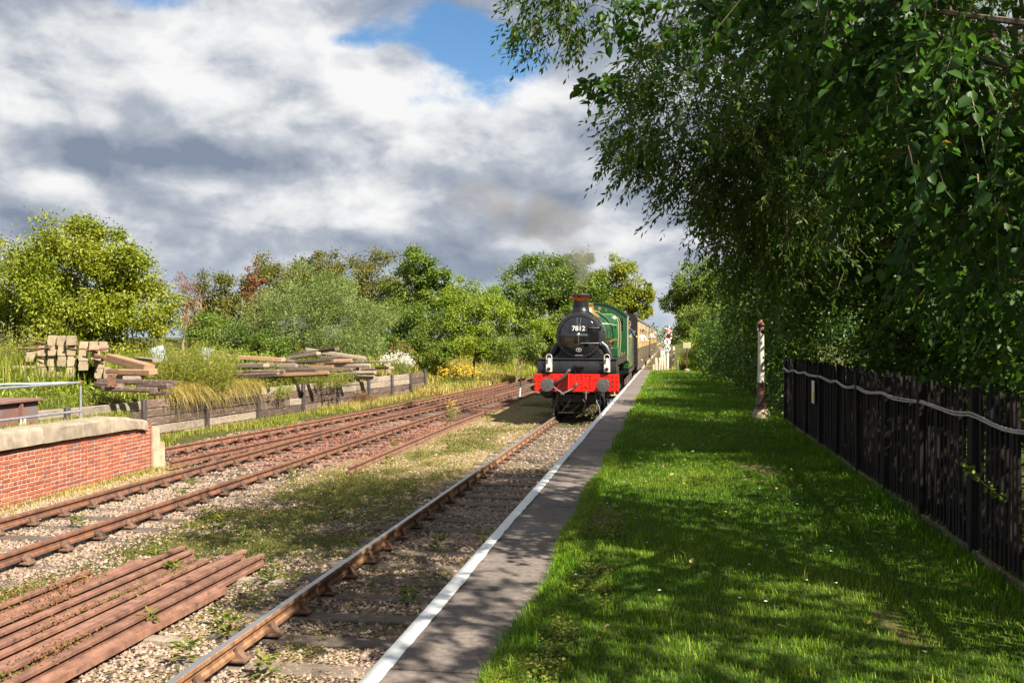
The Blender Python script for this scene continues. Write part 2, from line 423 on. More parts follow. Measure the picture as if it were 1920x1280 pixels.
# railway paint
M('loco_black', (0.008, 0.008, 0.010), (0.014, 0.014, 0.017), 5, 0.30, coat=.12, spec=.35, r2=.45, bump=.03, bscale=3, dist=.01)
M('door_gloss', (0.008, 0.008, 0.010), (0.010, 0.010, 0.012), 5, 0.07, coat=1.0, bump=.02, bscale=2.2, dist=.01)
M('smokebox_black', (0.012, 0.011, 0.013), (0.024, 0.021, 0.022), 7, 0.42, r2=.6, spec=.3)
M('loco_green', (0.012, 0.062, 0.020), (0.016, 0.075, 0.025), 3, 0.22, coat=.6)
M('beam_red', (0.52, 0.013, 0.006), (0.47, 0.011, 0.006), 4, 0.33, coat=.3)
M('copper', (0.50, 0.16, 0.045), (0.58, 0.20, 0.06), 5, 0.28, metal=.9)
M('brass', (0.72, 0.42, 0.09), (0.78, 0.48, 0.12), 5, 0.25, metal=.9)
M('bright_steel', (0.50, 0.50, 0.50), (0.60, 0.60, 0.60), 8, 0.3, metal=.85)
M('buffer_steel', (0.075, 0.07, 0.07), (0.11, 0.105, 0.10), 12, 0.5, metal=.3)
M('lamp_white', (0.52, 0.49, 0.42), (0.58, 0.56, 0.50), 6, 0.45)
M('edge_cream', (0.42, 0.40, 0.18), (0.46, 0.43, 0.20), 6, 0.4)
M('coach_cream', (0.50, 0.33, 0.125), (0.55, 0.37, 0.155), 2, 0.32, coat=.4)
M('coach_brown', (0.105, 0.060, 0.042), (0.13, 0.075, 0.052), 2, 0.35, coat=.3)
M('coach_roof', (0.075, 0.062, 0.058), (0.115, 0.095, 0.088), 2.5, 0.75)
M('underframe', (0.045, 0.035, 0.03), (0.13, 0.085, 0.06), 3, 0.85)
M('coal', (0.012, 0.012, 0.013), (0.03, 0.03, 0.03), 20, 0.5, bump=.8, bscale=25, dist=.03)
M('window_dark', (0.03, 0.035, 0.04), (0.04, 0.045, 0.05), 3, 0.06, spec=.7)
M('pane_glare', (0.55, 0.42, 0.24), (0.62, 0.48, 0.28), 6, 0.25, coat=.6)  # sun glare on coach windows, put in as a pale cream pane colour
M('skin', (0.55, 0.30, 0.22), (0.50, 0.27, 0.2), 8, 0.6)
M('cloth_navy', (0.02, 0.025, 0.05), (0.03, 0.035, 0.06), 9, 0.9)
M('cloth_white', (0.7, 0.7, 0.7), (0.6, 0.6, 0.62), 9, 0.9)
M('cloth_pink', (0.6, 0.10, 0.18), (0.55, 0.09, 0.16), 9, 0.9)
M('hair', (0.05, 0.035, 0.025), (0.08, 0.06, 0.04), 20, 0.8)

# polished running rail: bright only where wheels roll
m, t = base_mat('running_rail')
geo = nd(t, 'ShaderNodeNewGeometry')
nz = nd(t, 'ShaderNodeSeparateXYZ', {0: geo.outputs['Normal']}).outputs[2]
nn = noise(t, vmul(t, geo.outputs['Position'], (30, 1.2, 30)), 3.0)
fac = sstep(t, nz, 0.80, 0.95)
rustc = mixc(t, sstep(t, noise(t, geo.outputs['Position'], 9, 8), .35, .65), (0.16, 0.075, 0.036, 1), (0.28, 0.145, 0.07, 1))
p = nd(t, 'ShaderNodeBsdfPrincipled', {'Base Color': mixc(t, fac, rustc, mixc(t, nn, (0.30, 0.29, 0.29, 1), (0.46, 0.45, 0.45, 1))), 'Metallic': mth(t, 'MULTIPLY', fac, .8), 'Roughness': mth(t, 'SUBTRACT', .85, mth(t, 'MULTIPLY', fac, .47))})
nd(t, 'ShaderNodeOutputMaterial', {'Surface': p.outputs[0]})

# brick: colour differs from brick to brick
m, t = base_mat('brick')
oi = nd(t, 'ShaderNodeObjectInfo').outputs['Random']; at = nd(t, 'ShaderNodeAttribute', attribute_name='tint').outputs['Fac']
k = mth(t, 'FRACT', mth(t, 'ADD', oi, at))
rr = nd(t, 'ShaderNodeValToRGB', {0: k}); ee = rr.color_ramp.elements
ee[0].color = (0.15, 0.042, 0.028, 1); ee[1].color = (0.46, 0.145, 0.05, 1); ee[1].position = 1
for ps, cc in ((.25, (0.26, 0.062, 0.03, 1)), (.5, (0.36, 0.088, 0.035, 1)), (.75, (0.31, 0.075, 0.036, 1))):
    x = ee.new(ps); x.color = cc
pos = nd(t, 'ShaderNodeNewGeometry').outputs['Position']
nb = noise(t, pos, 14, 8, .65)
stain = sstep(t, noise(t, pos, 1.6, 6, .6), .50, .66)
colb = mixc(t, mth(t, 'MULTIPLY', stain, .65), mixc(t, sstep(t, nb, .35, .75), rr.outputs[0], (0.22, 0.075, 0.05, 1)), (0.17, 0.085, 0.07, 1))
bn = nd(t, 'ShaderNodeBump', {'Height': noise(t, pos, 60, 6), 'Strength': .5, 'Distance': .004})
p = nd(t, 'ShaderNodeBsdfPrincipled', {'Base Color': colb, 'Roughness': .85, 'Normal': bn.outputs[0]})
nd(t, 'ShaderNodeOutputMaterial', {'Surface': p.outputs[0]})

# ground: ballast, weeds, dry grass and rusty ballast by stored masks
m, t = base_mat('ground')
pos = nd(t, 'ShaderNodeNewGeometry').outputs['Position']
ga = nd(t, 'ShaderNodeAttribute', attribute_name='grass').outputs['Fac']
da = nd(t, 'ShaderNodeAttribute', attribute_name='dry').outputs['Fac']
ra = nd(t, 'ShaderNodeAttribute', attribute_name='rusty').outputs['Fac']
vo = nd(t, 'ShaderNodeTexVoronoi', {'Vector': pos, 'Scale': 26.0, 'Randomness': 1.0})
vs = nd(t, 'ShaderNodeSeparateColor', {0: vo.outputs['Color']})
stone = mixc(t, vs.outputs[0], (0.17, 0.12, 0.09, 1), (0.42, 0.31, 0.225, 1))
stone = mixc(t, mth(t, 'MULTIPLY', sstep(t, vo.outputs['Distance'], .012, .026), .75), stone, (0.10, 0.075, 0.06, 1))
stone = mixc(t, sstep(t, noise(t, pos, 2.3, 6), .45, .68, 0, .7), stone, (0.16, 0.11, 0.085, 1))
rustst = mixc(t, 1.0, stone, (1.0, 0.43, 0.37, 1), 'MULTIPLY')
n_f = noise(t, pos, 7.0, 8, .7)
stone = mixc(t, sstep(t, mth(t, 'ADD', ra, mth(t, 'MULTIPLY', n_f, .7)), .48, .85), stone, rustst)
gcol = mixc(t, sstep(t, noise(t, pos, 5, 8, .7), .3, .7), (0.075, 0.082, 0.022, 1), (0.17, 0.16, 0.040, 1))
dcol = mixc(t, sstep(t, noise(t, pos, 8, 8, .7), .3, .7), (0.30, 0.21, 0.095, 1), (0.45, 0.36, 0.17, 1))
gm = sstep(t, mth(t, 'ADD', ga, mth(t, 'MULTIPLY', n_f, .9)), .78, 1.02)
dm = sstep(t, mth(t, 'ADD', da, mth(t, 'MULTIPLY', noise(t, pos, 4.3, 8, .7), .8)), .72, .98)
col = mixc(t, gm, mixc(t, dm, stone, dcol), gcol)
bh = mth(t, 'ADD', mth(t, 'MULTIPLY', vo.outputs['Distance'], -6.0), noise(t, pos, 40, 6))
bn = nd(t, 'ShaderNodeBump', {'Height': bh, 'Strength': .9, 'Distance': .025})
p = nd(t, 'ShaderNodeBsdfPrincipled', {'Base Color': col, 'Roughness': .95, 'Specular IOR Level': .2, 'Normal': bn.outputs[0]})
nd(t, 'ShaderNodeOutputMaterial', {'Surface': p.outputs[0]})

m, t = base_mat('lawn_soil')
pos = nd(t, 'ShaderNodeNewGeometry').outputs['Position']
ba = nd(t, 'ShaderNodeAttribute', attribute_name='bare').outputs['Fac']
gc = mixc(t, sstep(t, noise(t, pos, 9, 8, .7), .3, .7), (0.022, 0.042, 0.006, 1), (0.060, 0.085, 0.016, 1))
sc_ = mixc(t, sstep(t, noise(t, pos, 30, 8, .7), .3, .7), (0.085, 0.060, 0.030, 1), (0.24, 0.175, 0.085, 1))
bn = nd(t, 'ShaderNodeBump', {'Height': noise(t, pos, 45, 8, .7), 'Strength': .9, 'Distance': .02})
p = nd(t, 'ShaderNodeBsdfPrincipled', {'Base Color': mixc(t, sstep(t, mth(t, 'ADD', ba, mth(t, 'MULTIPLY', noise(t, pos, 12, 6), .5)), .35, .75), gc, sc_), 'Roughness': .95, 'Specular IOR Level': .15, 'Normal': bn.outputs[0]})
nd(t, 'ShaderNodeOutputMaterial', {'Surface': p.outputs[0]})

# stones: colour by stone
m, t = base_mat('ballast_stone')
at = nd(t, 'ShaderNodeAttribute', attribute_name='tint').outputs['Fac']
rr = nd(t, 'ShaderNodeValToRGB', {0: at}); ee = rr.color_ramp.elements
ee[0].color = (0.105, 0.078, 0.062, 1); ee[1].color = (0.45, 0.355, 0.265, 1)
for ps, cc in ((.3, (0.20, 0.132, 0.092, 1)), (.6, (0.31, 0.215, 0.15, 1)), (.8, (0.25, 0.20, 0.165, 1))):
    x = ee.new(ps); x.color = cc
sr = nd(t, 'ShaderNodeAttribute', attribute_name='rusty').outputs['Fac']
scol = mixc(t, sr, rr.outputs[0], mixc(t, 1.0, rr.outputs[0], (0.95, 0.50, 0.44, 1), 'MULTIPLY'))
p = nd(t, 'ShaderNodeBsdfPrincipled', {'Base Color': scol, 'Roughness': .9})
nd(t, 'ShaderNodeOutputMaterial', {'Surface': p.outputs[0]})

leafmat('grass_lawn', [(0.032, 0.100, 0.003), (0.072, 0.175, 0.004), (0.14, 0.245, 0.008), (0.30, 0.29, 0.04)], .38, .5, .22)
leafmat('grass_wild', [(0.09, 0.145, 0.012), (0.17, 0.215, 0.020), (0.28, 0.27, 0.040), (0.42, 0.34, 0.11)], .35, .55, .2)
leafmat('grass_dry', [(0.22, 0.20, 0.045), (0.36, 0.28, 0.085), (0.48, 0.37, 0.13), (0.55, 0.45, 0.21)], .35, .6, .2)
leafmat('weed_leaf', [(0.045, 0.085, 0.010), (0.10, 0.145, 0.016), (0.19, 0.185, 0.03), (0.24, 0.14, 0.05), (0.24, 0.075, 0.05)], .3, .5, .25)

# ------------------------------------------------------------------ ground
TRK = -2.83                                     # centre of the main line
def wall_x(Y): return -14.2 + (np.asarray(Y, float) - 25) * 0.0957
def hground(X, Y):
    X = np.asarray(X, float); Y = np.asarray(Y, float)
    n = fbm(X * .35, Y * .35, 3) - .5
    z = -1.135 + .02 * n
    d = wall_x(np.clip(Y, 5, 60)) - X
    yard = -0.13 + .60 * sm(d, .3, 4.0) + .45 * sm(d, 5, 30) + .18 * n
    near = 1 - sm(Y, 48.3, 50.5)
    s = sm(d, .12, .5) * near
    z = z * (1 - s) + yard * s
    e = -10.7 + .04 * (np.clip(Y, 48, 90) - 48) - X
    bank = -1.135 + 1.9 * sm(e, .1, 5.5) + .8 * sm(e, 5, 18) + .25 * n * sm(e, 0, 3)
    f = sm(Y, 48.3, 50.5) * sm(e, 0.0, .6)
    z = z * (1 - f) + bank * f
    dock = sm(-X, 10.82, 10.95) * (1 - sm(-X, 11.25, 11.75)) * (1 - sm(Y, 19.3, 19.5))
    z = z * (1 - dock) + (.03 + .06 * n) * dock
    r = sm(X, -1.30, -1.0)
    plat = -.16 - .55 * sm(Y, 50.5, 57) + .5 * sm(X, 1.5, 6) * sm(Y, 50, 60)
    z = z * (1 - r) + plat * r
    ramp = sm(X, -1.7, -.2) * sm(Y, 50.8, 51.6)
    z = z * (1 - ramp * (1 - r)) + (-.75) * ramp * (1 - r)
    return z
def masks(X, Y):
    X = np.asarray(X, float); Y = np.asarray(Y, float)
    a = fbm(X * .55, Y * .45, 11); b = fbm(X * .9 + 5, Y * .8, 23); c = fbm(X * 1.6, Y * 1.3, 37)
    mid = sm(X, -7.5, -6.9) * (1 - sm(X, -4.1, -3.8))
    four = sm(X, -3.55, -3.3)
    g = mid * (.02 + .50 * sm(Y, 10.5, 12.5) * (1 - .92 * sm(Y, 17, 20.5)) + .10 * sm(Y, 8, 9)) + four * (.30 + .06 * sm(Y, 8, 12))
    g = g + 1.3 * (a - .5) + .9 * (c - .5) + .10 * mid
    dry = mid * (.14 + .66 * sm(Y, 15, 19.5)) + .25 * four + .8 * (b - .5) + .10
    left = (1 - sm(X, -9.8, -9.4)) * (1 - sm(Y, 19.5, 21))
    dry = dry + .6 * left; g = g - .1 * left
    rusty = sm(X, -12.2, -11.2) * (1 - sm(X, -6.6, -5.9)) * sm(Y, 18.5, 22.5) * (1 - sm(Y, 50, 60)) * (.85 + .6 * (a - .5))
    g = g * (1 - .75 * rusty); dry = dry * (1 - .7 * rusty)
    sid = sm(X, -9.3, -9.0) * (1 - sm(X, -7.6, -7.3)); g = g * (1 - .8 * sid); dry = dry * (1 - .6 * sid)
    w = sm(wall_x(np.clip(Y, 5, 60)) - X, -2.6, -1.0) * sm(Y, 19.6, 20.2); g = np.maximum(g, w * .85)
    far = np.maximum(sm(Y, 46, 52) * (1 - sm(X, -10.4, -9.8)), sm(X, -.9, -.5)); g = np.maximum(g, far)
    yard = sm(wall_x(np.clip(Y, 5, 60)) - X, .2, .6); g = np.maximum(g, yard * (.35 + .8 * a)); dry = np.maximum(dry, yard * .5)
    dk = sm(-X, 10.7, 10.9) * (1 - sm(Y, 19.6, 20)); g = np.maximum(g, dk * .55)
    far2 = sm(Y, 60, 75) * (np.abs(X - TRK) > 2.2); g = np.maximum(g, far2 * .8)
    return np.clip(g, 0, 1.2), np.clip(dry, 0, 1.2), np.clip(rusty, 0, 1)
def axis_pts(segs):
    out = [np.arange(a, b, st) for a, b, st in segs]; return np.unique(np.concatenate(out + [np.array([segs[-1][1]])]).round(4))
gx = axis_pts([(-600, -100, 50), (-100, -30, 5), (-30, -17, .8), (-17, -10.2, .17), (-10.2, -1, .25), (-1, 4, .5), (4, 20, 2), (20, 100, 10), (100, 600, 50)])
gy = axis_pts([(-80, 0, 10), (0, 6, 1), (6, 36, .25), (36, 62, .5), (62, 130, 3), (130, 900, 40)])
GX, GY = np.meshgrid(gx, gy); GZ = hground(GX, GY)
V = np.stack([GX, GY, GZ], 2).reshape(-1, 3)
nx, ny = len(gx), len(gy)
ii = (np.arange(ny - 1)[:, None] * nx + np.arange(nx - 1)[None]).ravel()
F = np.stack([ii, ii + 1, ii + nx + 1, ii + nx], 1)
mg, md, mr = masks(V[:, 0], V[:, 1])
tag(link('ground', np_mesh('ground', V, F, MATS['ground'], smooth=True, extra={'grass': mg, 'dry': md, 'rusty': mr})), kind='structure')

# lawn: the grassed back of the platform
lx = axis_pts([(-0.8, 2.6, .12), (2.6, 16, 1.2)]); ly = axis_pts([(-16, 3, 2), (3, 14, .2), (14, 51, .4)])
LX, LY = np.meshgrid(lx, ly)
edge = -.75 + .05 * np.sin(LY * 1.7) * np.sin(LY * .6 + 1) + .10 * (fbm(LY * 1.4, LY * 0 + 3, 51) - .5)
LXe = np.where(LX <= -.79, edge, np.maximum(LX, edge + .02))
def hlawn(X, Y): return .012 + .045 * (fbm(np.asarray(X) * .8, np.asarray(Y) * .8, 61) - .5) * sm(X, -.7, -.1) - .30 * sm(Y, 49.0, 51.0)
LZ = hlawn(LXe, LY); LZ[:, 0] = -.10 - .30 * sm(LY[:, 0], 49, 51)
V = np.stack([LXe, LY, LZ], 2).reshape(-1, 3); nx, ny = len(lx), len(ly)
ii = (np.arange(ny - 1)[:, None] * nx + np.arange(nx - 1)[None]).ravel()
F = np.stack([ii, ii + 1, ii + nx + 1, ii + nx], 1)
def bare_m(x, y): return sm(fbm(np.asarray(x) * 1.1 + 3, np.asarray(y) * .8, 88), .70, .78) * (1 - .85 * sm(x, 1.0, 1.5))
tag(link('lawn', np_mesh('lawn', V, F, MATS['lawn_soil'], smooth=True, extra={'bare': bare_m(V[:, 0], V[:, 1])})), kind='structure')

# platform: retaining wall, single slabs, painted edge
plat = thing('platform', 'long platform edge of concrete slabs with white painted line', 'platform', (0, 0, 0)); plat['kind'] = 'structure'; del plat['category']
mb = MB(); mb.box((-1.03, 20.5, -.69), (.62, 61, 1.2)); mb.build('retaining_wall', MATS['platform_brick'], plat)
SL = .79
sv = MB(); sv.box((0, 0, 0), (.68, SL - .018, .075), b=.006); sme = sv.mesh('slab', MATS['slab'])
for i in range(71):
    y = -5.2 + i * SL
    o = link('slab', sme, plat, (-1.08 + random.uniform(-.003, .003), y, -.0375 + random.uniform(-.004, .002)), (random.uniform(-.003, .003), random.uniform(-.004, .004), random.uniform(-.002, .002)))
yy = np.arange(-5.5, 50.6, .11); n = len(yy)
lft = np.full(n, -1.417); rgt = -1.325 + rng.normal(0, .0035, n) + .006 * np.sin(yy * 1.3)
V = np.concatenate([np.stack([lft, yy, np.full(n, .0065)], 1), np.stack([rgt, yy, np.full(n, .0065)], 1), np.stack([lft - .004, yy, np.full(n, -.05)], 1)])
k = np.arange(n - 1)[:, None]
F = np.concatenate([k + [0, n, n + 1, 1], k + [2 * n, 0, 1, 2 * n + 1]])
link('white_edge_line', np_mesh('white_edge_line', V, F, MATS['white_paint']), plat)

# ------------------------------------------------------------------ railway tracks
RAILP = [(-.030, 0), (.030, 0), (.036, -.007), (.036, -.038), (.012, -.052), (.010, -.098), (.031, -.113), (.031, -.145), (-.031, -.145), (-.031, -.113), (-.010, -.098), (-.012, -.052), (-.036, -.038), (-.036, -.007)]
RZ = -.9
cb = MB()
cb.box((0, 0, .018), (.37, .19, .036), b=.012)
for s in (-1, 1):
    pts = [(s * .034, .03), (s * .034, .125), (s * .058, .130), (s * .080, .085), (s * .15, .034)]
    cb.prism(pts, -.055, .055)
cb.box((.062, 0, .085), (.045, .20, .05), b=.008)
for s in (-1, 1): cb.box((s * .145, .05 * s, .045), (.035, .035, .03))
cb.v = [(x * .72, y * .82, z * .97) for x, y, z in cb.v]
CHAIR = cb.mesh('chair', MATS['chair_iron'])
sb = MB(); sb.box((0, 0, 0), (2.6, .25, .13), b=.015); SLEEPER = sb.mesh('sleeper', MATS['sleeper_wood'])
def interp(path, y):
    p = np.array(path); return float(np.interp(y, p[:, 1], p[:, 0]))
def smooth_path(ctrl, y0, y1, st=1.0):
    c = np.array(ctrl); ys = np.arange(y0, y1 + .01, st)
    xs = np.interp(ys, c[:, 1], c[:, 0]); kk = 5
    pad = np.pad(xs, kk, mode='reflect', reflect_type='odd'); xs = np.convolve(pad, np.ones(2 * kk + 1) / (2 * kk + 1), 'valid')
    return [(x, y, RZ) for x, y in zip(xs, ys)]
def track(name, label, rails, sl, mat, spacing=.74, sz=-1.176, chz=-1.090):
    """rails: list of paths; sl: (y0, y1, function y -> (centre x, length))"""
    tk = thing(name, label, 'railway track')
    for path in rails:
        MB().sweep(RAILP, path).build('rail', MATS[mat], tk, smooth=30)
    y = sl[0]
    while y < sl[1]:
        cx, ln = sl[2](y)
        o = link('sleeper', SLEEPER, tk, (cx + random.uniform(-.03, .03), y, sz + random.uniform(-.016, .012)), (random.uniform(-.01, .01), random.uniform(-.008, .008), random.uniform(-.02, .02)))
        o.scale = (ln / 2.6, random.uniform(.95, 1.08), 1)
        for path in rails:
            if path[0][1] - .1 <= y <= path[-1][1] + .1:
                x = interp(path, y)
                if abs(x - cx) < ln / 2 + .1:
                    dxy = (interp(path, y + .5) - interp(path, y - .5))
                    link('chair', CHAIR, tk, (x, y, chz), (0, 0, -math.atan(dxy) + (0 if x > cx else math.pi)))
        y += spacing + random.uniform(-.02, .02)
    return tk
mainL = [(-3.583, y, RZ) for y in (2, 12, 30, 60, 120, 260)]; mainR = [(-2.077, y, RZ) for y in (2, 12, 30, 60, 120, 260)]
track('main_line_track', 'running line with one polished rail along the platform edge, under the train', [mainL, mainR], (4.9, 36, lambda y: (TRK, 2.6)), 'running_rail')
A1 = smooth_path([(-7.62, 4), (-7.62, 26), (-7.55, 34), (-7.25, 46), (-6.9, 60), (-6.3, 80), (-5.6, 110)], 5, 90)
A2a = smooth_path([(-9.13, 4), (-9.13, 28), (-9.05, 34), (-8.8, 46), (-8.4, 60), (-7.8, 80)], 5, 90)
B1 = smooth_path([(-11.75, 17), (-11.45, 20.9), (-10.97, 25.4), (-10.40, 30.7), (-10.02, 38), (-9.55, 48), (-9.0, 60), (-8.4, 75)], 20.3, 75)
B2 = smooth_path([(-10.15, 17), (-9.95, 20.9), (-9.47, 25.4), (-8.92, 30.7), (-8.45, 38), (-7.75, 48), (-7.3, 54)], 19.0, 50)
def slA(y):
    a = interp(A1, y); b = interp(A2a, y); return ((a + b) / 2, 2.5)
def slB(y):
    a = interp(B1, y); b = interp(B2, y); return ((a + b) / 2, 2.5)
track('rusty_siding_track', 'rusty siding track passing close to the red brick wall', [A1, A2a], (6.3, 60, slA), 'rust', .76, -1.184, -1.096)
track('diverging_siding_track', 'rusty siding track curving in beside the timber retaining wall', [B1, B2], (20.5, 46, slB), 'rust', .80, -1.188, -1.098)
# short stub of rail left lying in the dry grass
stub = MB().sweep(RAILP, [(-6.36, 19.3, -.985), (-6.42, 24, -.985), (-6.46, 30, -.985), (-6.42, 34.8, -.985)]).build('disused_rail', MATS['rust_bright'], smooth=30)
tag(stub, 'single rusty rail lying alone in dry grass beside the siding', 'rail')

# ------------------------------------------------------------------ loose rails stacked between the tracks
LOOSE = [(-.030, .145), (.030, .145), (.036, .138), (.036, .107), (.012, .093), (.010, .047), (.031, .032), (.031, 0), (-.031, 0), (-.031, .032), (-.010, .047), (-.012, .093), (-.036, .107), (-.036, .138)]
FLAT = [(b - .0725, a + .036) for a, b in LOOSE]                # the same section lying on its side
FLAT2 = [(-x, y) for x, y in FLAT][::-1]
UPR = LOOSE
rp = [(-4.665, 9.9, 0), (-4.765, 11.2, 1), (-4.885, 11.35, 2), (-4.99, 11.1, 1), (-5.075, 11.4, 1), (-5.19, 11.25, 0), (-5.30, 10.9, 1), (-5.50, 9.7, 1), (-5.60, 11.1, 0), (-5.70, 11.3, 1), (-5.82, 9.2, 2), (-5.92, 11.5, 1), (-6.03, 10.3, 2), (-6.15, 11.0, 0), (-6.30, 10.1, 1)]
for i, (x, ye, kd) in enumerate(rp):
    prof = (FLAT2, UPR, FLAT)[kd]
    z = -1.10 + (.0 if kd == 1 else .012) + random.uniform(-.006, .006)
    lean = random.uniform(-.004, .004) - .012
    pts = [(x - .05 + (5.0 - ye) * -lean * .0 - .02 * (ye - 5) * .6, 5.0, z), (x, ye, z + .004)]
    o = MB().sweep(prof, pts).build('loose_rail', MATS['rust_bright'], smooth=30)
    tag(o, '%s loose rusty rail in the heap, counting from the main line' % ('first second third fourth fifth sixth seventh eighth ninth tenth eleventh twelfth thirteenth fourteenth fifteenth'.split()[i]), 'rail', 'loose rails stacked on the ballast')
# packing timbers under them
for x, y in ((-5.1, 10.6), (-5.2, 8.4), (-5.9, 10.75)):
    o = MB().box((0, 0, 0), (1.25, .16, .085), b=.01, jit=.006).build('packing_timber', MATS['old_timber_pale'], loc=(x + .25, y, -1.135), rot=(0, 0, random.uniform(-.1, .1)))
    tag(o, 'weathered packing timber under the heap of loose rails', 'timber', 'packing timbers under the rails')

# ------------------------------------------------------------------ brick dock wall
dock = thing('brick_wall', 'orange brick dock wall with thick concrete coping beside the siding', 'wall', (-10.42, 13.0, -1.2), math.atan2(.20, 5.7))
# local frame: x out towards the track, y along the wall; front face at x = 0
WL = 6.35; WH = 1.0
mb = MB(); mb.box((-.192, WL / 2 - .2, WH / 2 - .02), (.37, WL + .3, WH)); mb.build('mortar_core', MATS['mortar'], dock)
rows = []
ch = .0745; z = .035; r = 0
while z + .065 < WH + .01:
    y = .92 if r % 2 == 0 else .92
    header = (r % 2 == 1)
    ln = .1025 if header else .215
    y0 = .92 - (0 if not header else 0)
    first = True
    while y0 + ln < WL + .02:
        l2 = ln
        if first and header: l2 = .16
        rows.append((y0 + l2 / 2, z + .0325, l2)); y0 += l2 + .0145; first = False
    if WL - y0 > .05: rows.append(((y0 + WL) / 2, z + .0325, WL - y0 - .006))
    z += ch; r += 1
bmeshes = {}
def brick_me(l):
    kx = round(l, 2)
    if kx not in bmeshes:
        bmeshes[kx] = MB().box((0, 0, 0), (.05, l, .060), b=.007).mesh('brick', MATS['brick'])
    return bmeshes[kx]
rows.sort(key=lambda q: q[0] + (0 if q[2] > .15 else 1.7) - .3 * q[1])
rest = []
for i, (y, z, l) in enumerate(rows):
    x = -.022 + random.uniform(-.003, .004)
    if i < 300: link('brick', brick_me(l), dock, (x, y, z), (0, random.uniform(-.02, .02), random.uniform(-.012, .012)))
    else: rest.append((x, y, z, l))
mb = MB(); tv = []
for x, y, z, l in rest:
    mb.box((x, y, z), (.05, l, .060), b=.007); tv += [random.random()] * 24
me = mb.mesh('brickwork', MATS['brick']); a = me.attributes.new('tint', 'FLOAT', 'POINT'); a.data.foreach_set('value', tv)
tag(link('brickwork', me, dock), kind='stuff')
# pale stone quoin at the near end
for i in range(4):
    MB().box((0, 0, 0), (.07, .62, .235), b=.012, jit=.005).build('quoin_stone', MATS['stone'], dock, (-.018, .59, .13 + i * .247), (0, 0, random.uniform(-.01, .01)))
# coping: thick slab that dips at its far end, in three lengths
cop = MB()
for (ya, yb, za, zb) in ((-.3, 2.4, 1.315, 1.305), (2.412, 4.55, 1.305, 1.285), (4.562, 5.62, 1.285, 1.165), (5.632, 6.05, 1.165, 1.10)):
    cp = MB(); hb = .30 if yb < 4.6 else (.24 if yb < 5.7 else .2)
    prof = lambda zt: [(.075, zt - .285 if zt > 1.2 else zt - .2), (.075, zt - .05), (.045, zt), (-.42, zt + .01), (-.42, zt - .28 if zt > 1.2 else zt - .2)]
    pa, pb = prof(za), prof(zb); nseg = 8
    if za > 1.2 > zb: pb[0] = (.075, .98); pb[4] = (-.42, .98)
    ring = []
    for s in range(nseg + 1):
        f = s / nseg
        ring.append([(a[0] + (b[0] - a[0]) * f + random.uniform(-.005, .005), ya + (yb - ya) * f, a[1] + (b[1] - a[1]) * (f * f if za - zb > .05 else f) + random.uniform(-.006, .006)) for a, b in zip(pa, pb)])
    Vv = [p for rg_ in ring for p in rg_]; Ff = [[i for i in range(5)], [nseg * 5 + i for i in range(5)][::-1]]
    for s in range(nseg):
        for j in range(5): Ff.append([s * 5 + j, s * 5 + (j + 1) % 5, (s + 1) * 5 + (j + 1) % 5, (s + 1) * 5 + j])
    cp.add(Vv, Ff).build('coping', MATS['concrete'], dock, smooth=30)
# end pier: rendered buttress with a stepped foot
pr = MB(); pr.prism([(6.36, 0), (6.36, .95), (6.62, .93), (6.66, .62), (6.86, .58), (6.90, .02), (6.90, 0)], -.36, .03, 'X')
pr.build('end_pier', MATS['stone'], dock, smooth=20)

# ------------------------------------------------------------------ hand rail on the dock
pA = onx(151, 717, -11.05); zt = pA.z; yc = pA.y; gz = .03; lrz = onx(151, 770, -11.05).z - gz
hr = thing('handrail', 'grey galvanised tubular handrail standing on the dock above the brick wall', 'handrail', (-11.05, yc, gz))
top = zt - gz
def lp(dx_, dy_, dz_): return (dx_, dy_, dz_)
MB().tube([(0, 0, -.15), (0, 0, top)], .024, 10).build('post', MATS['galvanised'], hr)
MB().tube([(0, 0, top), (-.1, -6, top)], .024, 10).build('top_rail', MATS['galvanised'], hr)
MB().tube([(0, 0, lrz), (-.1, -6, lrz)], .022, 10).build('lower_rail', MATS['galvanised'], hr)
MB().tube([(0, 0, top), (-4.6, -5.6, top + .03)], .022, 10).build('return_rail', MATS['galvanised'], hr)
MB().tube([(-.1, -6, -.15), (-.1, -6, top)], .024, 10).build('post', MATS['galvanised'], hr)
MB().tube([(-4.6, -5.6, -.8), (-4.6, -5.6, top + .03)], .022, 10).build('post', MATS['galvanised'], hr)
MB().lathe([(.034, -.05), (.038, -.02), (.038, .03), (.02, .045)], (0, 0, top), n=12).build('elbow_joint', MATS['brass'], hr)
MB().lathe([(.06, -.01), (.06, .012), (.034, .02), (.034, .06)], (0, 0, 0), n=12).build('foot_flange', MATS['galvanised'], hr)

# ------------------------------------------------------------------ rusty steel girder box behind the dock
g0 = onx(28, 745, -12.9); 
gd = thing('steel_girder', 'rusty brown steel girder box lying behind the dock handrail', 'girder', (-13.0, 18.0, -.93), R(2))
mb = MB()
GT = onx(60, 747, -12.9).z + .93
mb.box((0, -2.2, GT), (.95, 5.4, .05), b=.008); mb.build('top_plate', MATS['girder'], gd)
MB().box((.36, -2.2, GT / 2), (.05, 5.3, GT - .03)).build('web_plate', MATS['girder'], gd)
MB().box((.43, -2.2, .025), (.16, 5.3, .05)).build('flange', MATS['girder'], gd)
MB().box((0, .40, GT / 2), (.70, .05, GT - .03)).build('end_plate', MATS['dark_steel'], gd)
for yy_ in (-3.6, -2.4, -1.3, -.2): MB().box((.425, yy_, GT / 2), (.10, .04, GT - .1)).build('stiffener', MATS['girder'], gd)
gp = onx(43, 792, -12.53); sg = thing('warning_plate', 'small pale warning plate with black triangle fixed to the rusty girder', 'sign', tuple(gp), R(92))
MB().box((0, 0, 0), (.19, .008, .24), b=.002).build('plate', MATS['sign_white'], sg)
